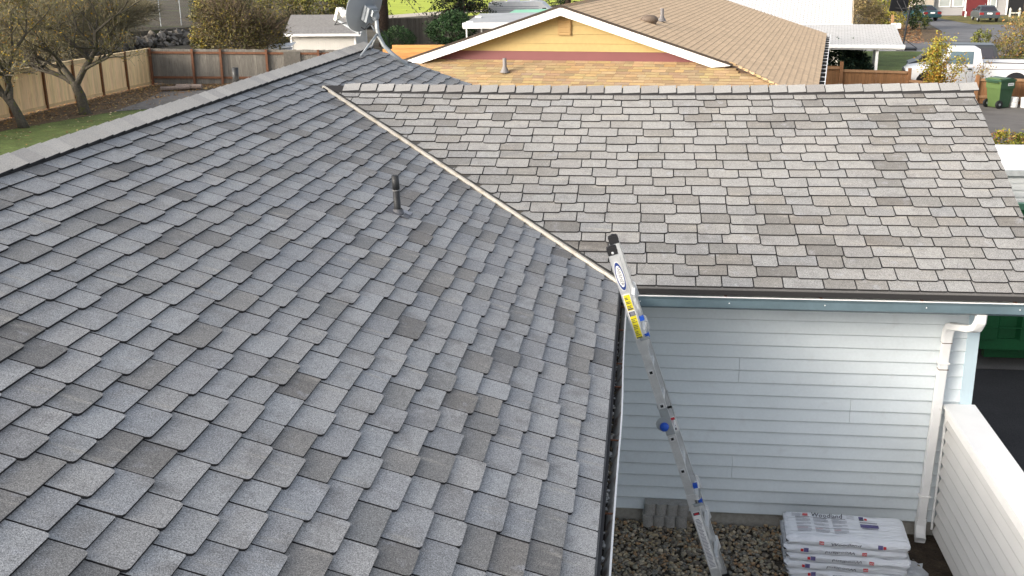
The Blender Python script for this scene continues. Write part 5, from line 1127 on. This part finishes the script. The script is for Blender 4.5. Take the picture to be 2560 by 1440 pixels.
def pickup(at, rz, paint, label, bed=True, hl=0):
    t = thing('pickup_truck', label, 'pickup truck', at); c, s_ = math.cos(rz), math.sin(rz); X = frame(at, (c, s_, 0), (-s_, c, 0), (0, 0, 1)); W = .96
    b = MB(); smooth_prism(b, [(.02, .42), (.0, .62), (.06, .93), (.18, 1.02), (1.1, 1.16), (3.02, 1.20), (3.02, .42)], X, W, .10)
    b.build('body', paint, t)
    b = MB(); cabin(b, X, (1.02, 3.0), (1.72, 2.86), 1.18, 1.80, W-.06, W-.22); CB = b.build('cab', paint, t)
    def side(f, g, y): return (1.02+(1.72-1.02)*g+(1.98-.84*g+0)*f, y*(W-.06-.16*g), 1.18+.62*g)
    for y in (-1, 1): glass(CB, X, [side(.22, .06, y), side(.80, .06, y), side(.80, .86, y), side(.14, .86, y)], M_glass)
    glass(CB, X, [(1.06, -.80, 1.22), (1.06, .80, 1.22), (1.66, .68, 1.75), (1.66, -.68, 1.75)], M_dglass, nm='windscreen')
    for y in (-1, 1):
        b = MB(); b.box((1.28, y*W if y > 0 else -W-.2, 1.2), (1.36, W+.2 if y > 0 else -W, 1.38), X=X); b.build('mirror', M_black if hl else paint, t)
        b = MB(); b.box((1.32, min(y*W, y*(W+.006)), .55), (1.335, max(y*W, y*(W+.006)), 1.1), X=X); b.box((2.62, min(y*W, y*(W+.006)), .55), (2.635, max(y*W, y*(W+.006)), 1.1), X=X); b.build('door_seam', M_grey, t)
        b = MB(); b.box((2.42, min(y*W, y*(W+.03)), 1.0), (2.58, max(y*W, y*(W+.03)), 1.05), X=X); b.build('door_handle', M_black, t)
        b = MB(); b.box((-.01, min(y*.6, y*.92), .72), (.09, max(y*.6, y*.92), .9), X=X); b.build('headlight', M_glass, t); b = MB(); b.box((.03, min(y*.9, y*.965), .70), (.16, max(y*.9, y*.965), .88), X=X); b.build('indicator', M_amber, t)
    b = MB(); b.box((-.02, -.58, .68), (.05, .58, .92), X=X); b.build('grille', M_black, t)
    b = MB(); b.box((-.12, -.98, .42), (.04, .98, .62), X=X); b.build('bumper', M_black if hl else M_galv, t)
    b = MB()
    for y in (-1, 1): b.box((3.04, min(y*.84, y*.97), .5), (5.2, max(y*.84, y*.97), 1.27), X=X)
    b.box((3.04, -.839, .5), (5.2, .839, .7), X=X); b.box((3.04, -.839, .701), (3.1, .839, 1.25), X=X); b.box((5.12, -.839, .701), (5.2, .839, 1.25), X=X); BD = b.build('bed', paint, t)
    b = MB()
    for y in (-1, 1): b.box((3.04, min(y*.83, y*.985), 1.271), (5.2, max(y*.83, y*.985), 1.295), X=X); b.box((3.04, min(y*.971, y*.978), 1.02), (5.2, max(y*.971, y*.978), 1.04), X=X)
    b.build('bed_trim', M_black, BD)['kind'] = 'stuff'
    for s in (.92, 4.28):
        for y in (-1, 1): b = MB(); b.lathe([(0, 0), (.46, 0), (.46, .004), (0, .004)], X((s, y*.968 if s > 2 else y*.957, .46)), (X((0, y, 0))-X((0, 0, 0))), 24); b.build('wheel_arch', M_black, t)
    wheels(t, X, [(.92, -.97), (.92, .97), (4.28, -.99), (4.28, .99)], .39)
    return t
pickup((11.05, 38.75, -2.975), -math.radians(9.4), M_carw, 'white pickup truck parked behind the brown fence')
def minivan(at, rz, paint, label):
    t = thing('minivan', label, 'van', at); c, s_ = math.cos(rz), math.sin(rz); X = frame(at, (c, s_, 0), (-s_, c, 0), (0, 0, 1)); W = .95
    b = MB(); smooth_prism(b, [(.03, .35), (.0, .6), (.05, .86), (.5, 1.02), (3.9, 1.05), (4.0, .6), (3.95, .35)], X, W, .10); b.build('body', paint, t)
    b = MB(); cabin(b, X, (.42, 3.85), (1.15, 3.6), 1.0, 1.66, W-.06, W-.20); CB = b.build('cabin', paint, t)
    glass(CB, X, [(.48, -.78, 1.05), (.48, .78, 1.05), (1.08, .66, 1.60), (1.08, -.66, 1.60)], mk('pale_windscreen', (.16, .17, .18), .15, spec=.7), nm='windscreen')
    for y in (-1, 1):
        def sd_(s, g): return (s, y*(W-.06-.14*g), 1.0+.66*g)
        for a0, a1, b0, b1 in ((.85, 1.75, 1.25, 1.75), (1.82, 2.75, 1.82, 2.72), (2.82, 3.65, 2.80, 3.5)): glass(CB, X, [sd_(a0, .1), sd_(a1, .1), sd_(b1, .85), sd_(b0, .85)], M_dglass)
        b = MB(); b.box((-.0, min(y*.55, y*.93), .68), (.12, max(y*.55, y*.93), .84), X=X); b.build('headlight', M_glass, t)
        b = MB(); b.box((.62, min(y*.9, y*1.12), 1.02), (.74, max(y*.9, y*1.12), 1.2), X=X); b.build('mirror', M_black, t)
    b = MB(); b.box((-.06, -.93, .36), (.03, .93, .6), X=X); b.build('bumper', M_black, t)
    wheels(t, X, [(.85, -.93), (.85, .93), (3.3, -.93), (3.3, .93)], .33, .2); return t
minivan((12.15, 43.0, -3.03), -math.radians(12), M_carb, 'black minivan parked beyond the white pickup, nose to the left')
patch('parking_strip', [(10.0, 37.6), (10.2, 40.0), (20, 39.2), (20, 35.5), (12.8, 35.8)], M_gravel, 2)
def sedan(at, hd, paint, label):
    t = thing('sedan', label, 'car', at); f = V((hd[0], hd[1], 0)).normalized(); rt = V((f.y, -f.x, 0)); X = frame(at, f, -rt, (0, 0, 1))
    b = MB(); smooth_prism(b, [(0, .35), (-.02, .6), (.05, .92), (.75, .98), (3.3, .92), (4.3, .78), (4.42, .5), (4.35, .3)], X, .88, .10); b.build('body', paint, t)
    b = MB(); cabin(b, X, (.5, 3.35), (1.2, 2.5), .94, 1.36, .78, .60); CB = b.build('cabin', paint, t)
    glass(CB, X, [(.58, .66, .985), (.58, -.66, .985), (1.13, -.52, 1.33), (1.13, .52, 1.33)], M_dglass, nm='rear_window'); glass(CB, X, [(3.28, .66, .98), (3.28, -.66, .98), (2.56, -.52, 1.33), (2.56, .52, 1.33)], M_dglass, nm='windscreen')
    for y in (-1, 1):
        def sd_(s, g): return (s, y*(.78-.18*g), .94+.42*g)
        glass(CB, X, [sd_(.9, .08), sd_(1.85, .08), sd_(1.85, .88), sd_(1.25, .88)], M_dglass); glass(CB, X, [sd_(1.92, .08), sd_(3.0, .08), sd_(2.5, .88), sd_(1.92, .88)], M_dglass)
        b = MB(); b.box((-.035, min(y*.5, y*.86), .66), (.05, max(y*.5, y*.86), .86), X=X); b.build('tail_light', M_tail, t)
        b = MB(); b.box((2.85, min(y*.8, y*1.0), .95), (2.98, max(y*.8, y*1.0), 1.07), X=X); b.build('mirror', M_black, t)
    b = MB(); b.box((-.04, -.22, .70), (-.015, .22, .84), X=X); b.build('number_plate', M_wtrim, t)
    b = MB(); b.box((-.07, -.87, .38), (.06, .87, .58), X=X); b.build('bumper', paint, t)
    wheels(t, X, [(.85, -.86), (.85, .86), (3.5, -.86), (3.5, .86)], .31, .18); return t
sedan((31.0, 95.2, -3.66), (.10, 1), M_carg, 'dark grey sedan seen from behind by the red door')
sedan((26.6, 97.5, -3.69), (-.25, 1), M_cart, 'teal car half hidden by the bushes left of the grey house')

# ------------------------------------------------------------------ grey house across the street
GH = thing('grey_house', 'grey house with red door and white-framed windows across the street', 'house', (35, 112, -3.85))
M_gsid = mk('grey_siding', (.36, .35, .345), .7, n1=[(.8, .05)]); M_redd = mk('red_door_paint', (.15, .028, .03), .5, n1=[(1, .08)]); M_pane = mk('curtained_pane', (.40, .43, .42), .2, n1=[(1.5, .1)], spec=.6)
b = MB(); b.box((29.65, 110.1, -3.86), (41, 118, -.9)); gwl = b.build('house_wall', M_gsid, GH)
for i in range(16): b = MB(); b.prism([(29.65, 110.098, -3.80+i*.18), (29.65, 110.07, -3.80+i*.18), (29.65, 110.09, -3.625+i*.18)], (7.2, 0, 0)); b.build('siding_board', M_gsid, gwl)
b = MB(); b.box((28.0, 109.5, -3.86), (29.6, 116, -1.2)); b.build('side_wall', mk('beige_wall', (.42, .37, .31), .7), GH)
for x0, x1, z0 in ((30.2, 31.38, -3.02), (31.55, 32.68, -3.02), (35.25, 35.95, -3.1)):
    b = MB(); b.box((x0, 109.98, z0), (x1, 110.065, -1.7)); wn = b.build('window', M_wtrim, GH); b = MB(); b.box((x0+.12, 109.965, z0+.12), (x1-.12, 109.979, -1.8)); b.build('pane', M_pane, wn)
b = MB(); b.box((32.95, 109.96, -3.82), (35.0, 110.06, -1.5)); dr = b.build('door', M_redd, GH)
b = MB(); b.box((34.8, 109.93, -2.8), (34.86, 109.955, -2.7)); b.build('handle', M_galv, dr)
for x in (29.62, 32.78, 35.02, 36.9): b = MB(); b.box((x, 109.95, -3.84), (x+.15, 110.05, -1.2)); b.build('trim_board', M_wtrim, GH)
b = MB(); b.box((37.1, 109.96, -3.83), (38.8, 110.06, -1.5)); b.build('garage_opening', M_black, GH)
b = MB(); b.prism([(27.6, 108.8, -.95), (27.6, 114, .9), (27.6, 119, -.95)], (14, 0, 0)); b.build('roof', mk('grey_house_roof', (.16, .155, .15), .9), GH)
b = MB(); b.box((32.3, 108.6, -3.84), (33.2, 108.75, -3.35)); tag(b.top('red_planter', M_redd, (32.75, 108.7, -3.84)), 'low red planter box at the foot of the red door', 'planter')
b = MB(); b.lathe([(0, .55), (.06, .54), (.09, .48), (.09, 0)], (31.9, 106, -3.79), (0, 0, 1), 12); tag(b.top('white_bollard', M_wtrim, (31.9, 106, -3.79)), 'short white bollard on the verge before the grey house', 'bollard')
BH = thing('railing', 'low white post and rail at the grey house garage', 'railing', (36.6, 106, -3.79))
for x in (36.1, 37.0): b = MB(); b.prism([(x-.08, 105.9, -3.8), (x+.08, 105.9, -3.8), (x+.08, 105.9, -3.05), (x, 105.9, -2.92), (x-.08, 105.9, -3.05)], (0, .12, 0)); b.build('post', M_ivory, BH)
b = MB(); b.box((36.19, 105.93, -3.5), (36.91, 105.99, -3.38)); b.build('rail', M_ivory, BH)
b = MB(); b.lathe([(0, 0), (.3, 0), (.42, .4), (.45, .42), (.40, .42), (.28, .04), (0, .04)], (37.9, 103, -3.76), (0, 0, 1), 16); tag(b.top('tub', mk('light_blue_plastic', (.12, .38, .62), .5), (37.9, 103, -3.76)), 'light blue plastic tub at the right edge before the garage', 'tub')
# ------------------------------------------------------------------ street things
HP = thing('basketball_hoop', 'portable basketball hoop with dark backboard by the pavement', 'basketball hoop', (16.2, 62.2, -3.26))
b = MB(); b.tube([(16.2, 62.1, -3.2), (16.45, 62.6, -1.6), (16.62, 62.9, -.7)], .055, 8); b.build('pole', M_black, HP)
b = MB(); X = frame((16.05, 63.3, -.42), V((.93, .33, -.03)).normalized(), V((-.33, .93, 0)), V((.10, 0, 1)).normalized()); b.box((-.62, 0, -.55), (.62, .05, .62), X=X); bb_ = b.build('backboard', M_black, HP)
b = MB(); b.lathe([(.21, 0), (.225, .012), (.24, 0), (.225, -.012), (.21, 0)], X((0, .36, -.38)), (0, 0, 1), 18); b.build('rim', M_rust, bb_)
for s_ in (-.12, .12): b = MB(); b.tube([(16.5+s_, 62.7, -1.35), X((s_*2, -.02, .1))], .025, 6); b.tube([(16.6+s_, 62.85, -.8), X((s_*2, -.02, -.35))], .025, 6); b.build('arm', M_black, HP)
b = MB(); b.prism([(15.7, 61.6, -3.27), (16.9, 61.4, -3.27), (17.1, 62.3, -3.27), (15.9, 62.5, -3.27)], (0, 0, .14)); b.build('base', M_black, HP)
b = MB(); b.tube([(16.25, 62.2, -2.6), (17.0, 61.7, -3.15)], .02, 6); b.build('brace', M_black, HP)
MX = thing('mailbox', 'white rounded mailbox on a wooden post by the carport roof', 'mailbox', (17.95, 72.5, -3.39))
b = MB(); b.box((17.88, 72.4, -3.4), (18.0, 72.52, -2.6)); b.build('post', mk('grey_wood', (.28, .21, .15), .9), MX)
b = MB(); pl = [(17.66, 72.25, -2.62), (18.22, 72.25, -2.62)]; b.prism([(72.2+.17*math.cos(a)*-1, -2.45+.2*math.sin(a)) and (17.62, 72.4-.19*math.cos(a), -2.45+.19*math.sin(a)) for a in [math.pi*k/8 for k in range(9)]]+[(17.62, 72.59, -2.62), (17.62, 72.21, -2.62)], (.62, 0, 0)); b.build('box', M_wtrim, MX)
b = MB(); b.box((17.9, 72.19, -2.42), (17.93, 72.205, -2.25)); b.build('flag', M_red, MX)
b = MB(); b.box((18.35, 76.0, -3.44), (18.52, 76.15, -1.9)); tag(b.top('wooden_post', mk('tan_post', (.36, .21, .10), .85), (18.43, 76.07, -3.44)), 'tan wooden post behind the mailbox', 'post')
yg = [(.33, .30, .035), (.22, .24, .04), (.40, .33, .06), (.10, .13, .03), (.45, .36, .10)]
bush('yellow_shrub', 'tall yellow-green shrub behind the basketball backboard', 'shrub', (19.8, 84, -3.5), [((19.3, 84, -1.5), (1.0, .9, 1.6)), ((19.9, 83.5, -2.6), (1.1, .8, .7)), ((20.6, 84.2, -.9), (.9, .8, 1.4))], 4200, .17, yg, 61, 5, 100)
bush('ivy_shrub', 'dark green drooping shrub right of the basketball backboard', 'shrub', (22, 85, -3.5), [((22.0, 85, -1.6), (.8, .7, 1.6)), ((22.4, 84.6, -2.9), (.9, .7, .55))], 2600, .16, [(.03, .055, .02), (.06, .09, .03), (.12, .13, .035)], 62, 4)
bush('brown_bramble', 'dry brown bramble right of the white-roofed house', 'shrub', (16.6, 78, -3.45), [((16.4, 78, -1.9), (1.6, 1.3, 1.5)), ((17.6, 79, -2.4), (1.0, 1.0, 1.0)), ((15.4, 77, -1.2), (1.3, 1.2, 1.2))], 3000, .14, [(.24, .19, .07), (.17, .14, .06), (.30, .22, .10)], 63, 6, 1600, tcol=(.26, .2, .11))
bush('olive_shrub', 'olive and rust coloured shrub at the right edge beyond the pickup', 'shrub', (19.0, 50, -3.1), [((19.4, 50, -1.7), (1.2, 1.0, 1.1)), ((18.6, 49.6, -2.3), (.95, .8, .7)), ((20.4, 50.2, -1.2), (1.1, 1, 1.3))], 4200, .12, [(.17, .15, .04), (.24, .20, .05), (.10, .11, .035), (.30, .16, .05)], 64, 6, 500, tcol=(.2, .15, .08), csz=.2)
bush('small_green_bush', 'small olive-green bush above the white pickup bed', 'bush', (17.4, 50, -3.1), [((17.35, 50, -1.7), (.42, .4, .42)), ((17.75, 50.1, -1.5), (.2, .2, .28)), ((17.1, 50, -2.1), (.35, .3, .3))], 900, .11, [(.13, .15, .035), (.2, .2, .05)], 65, 4, 60)
bush('bank_brush', 'brown leafless brush on the bank left of the visible rocks', 'shrub', (-35, 61, -2.2), [((-35.2, 60.5, -1.3), (1.9, 1.6, 1.3)), ((-36.2, 64.5, -1.0), (1.6, 1.6, 1.2)), ((-37.5, 70, -.9), (1.6, 1.6, .9))], 900, .12, [(.16, .12, .06), (.10, .09, .04)], 29, 6, 5200, tcol=(.15, .132, .08), csz=.25)
# young multi-stemmed tree in front of the pickup
YT = thing('young_tree', 'young golden-leaved tree in front of the white pickup', 'tree', (11.9, 36.1, -2.95)); r = random.Random(71); st = MB(); lf = MB(); ycols = [(.42, .36, .05), (.32, .30, .05), (.50, .42, .10), (.40, .24, .04), (.20, .22, .05)]
for i in range(16):
    dx, dy = r.gauss(0, .30), r.gauss(0, .12); tx = dx*1.9; h = 2.0+.85*r.random()*(1-abs(dx)); h = max(1.2, h*(1-.35*min(1, abs(dx)/.6)))
    P = [V((11.9+dx*.3, 36.1+dy*.3, -2.98)), V((11.9+dx*.9, 36.1+dy, -2.95+h*.45)), V((11.9+tx*.8, 36.1+dy*1.4, -2.95+h))]; st.tube(P, [.016, .011, .004], 5, cap=False)
    for k in range(230):
        f = r.uniform(.30, 1)
        p = P[0].lerp(P[1], f*2) if f < .5 else P[1].lerp(P[2], f*2-1); p = p+V((r.gauss(0, .15), r.gauss(0, .12), r.gauss(0, .10))); c = r.choice(ycols)
        if f < .62 and r.random() < .6: c = (.46, .25, .04)
        leaf(lf, p, .10, jit(c, .25, r), r)
st.build('stem', mk('young_bark', (.24, .15, .07), .9), YT); lf.build('foliage', M_leaf, YT)
YS = thing('sapling', 'sparse rust-leaved sapling beside the brown fence post', 'tree', (12.95, 35.4, -2.95)); st = MB(); lf = MB()
for i in range(7):
    dx, dy = r.gauss(.05, .28), r.gauss(0, .1); h = 1.1+.6*r.random(); P = [V((12.95+dx*.2, 35.4, -2.98)), V((12.95+dx*.7, 35.4+dy, -2.95+h*.5)), V((12.95+dx*1.6, 35.4+dy*1.5, -2.95+h))]; st.tube(P, [.012, .008, .003], 5, cap=False)
    for k in range(34):
        p = P[1].lerp(P[2], r.random())+V((r.gauss(0, .10), r.gauss(0, .1), r.gauss(0, .09))); leaf(lf, p, .08, jit(r.choice([(.30, .17, .05), (.36, .28, .06), (.18, .12, .05)]), .3, r), r)
st.build('stem', bpy.data.materials['young_bark'], YS); lf.build('foliage', M_leaf, YS)

# fallen leaves
def scatter(name, poly_x, poly_y, n, cols, size, seed, dens=None):
    r = random.Random(seed); lf = MB()
    for _ in range(n):
        x, y = r.uniform(*poly_x), r.uniform(*poly_y)
        if dens and not dens(x, y): continue
        z = gz(y)+.015; a = r.uniform(0, 6.3); d = V((math.cos(a), math.sin(a), r.uniform(-.3, .3)))*size*r.uniform(.5, 1.1); e = V((-math.sin(a), math.cos(a), r.uniform(-.4, .4)))*size*r.uniform(.3, .8); p = V((x, y, z))
        lf.face([p-d, p+e, p+d, p-e], 0, jit(r.choice(cols), .3, r))
    return kind(lf.build(name, M_leaf), 'stuff')
lc = [(.34, .20, .08), (.26, .14, .06), (.42, .30, .12), (.18, .11, .06), (.38, .22, .07)]
scatter('fallen_leaves', (-24.2, -17), (20, 42), 9000, lc, .06, 81, lambda x, y: x < -22.2+.5*max(0, (y-26))*.32 and (x < -21.2 or y > 33) or rnd.random() < .05)
scatter('fallen_leaves', (17.2, 24.5), (68, 92), 5000, [(.40, .20, .08), (.34, .15, .06), (.28, .2, .1)], .09, 82, lambda x, y: x < 17.2+(y-60)*.22)
scatter('fallen_leaves', (-22.2, -18), (24, 34), 160, [(.6, .5, .3), (.5, .4, .2)], .05, 83)
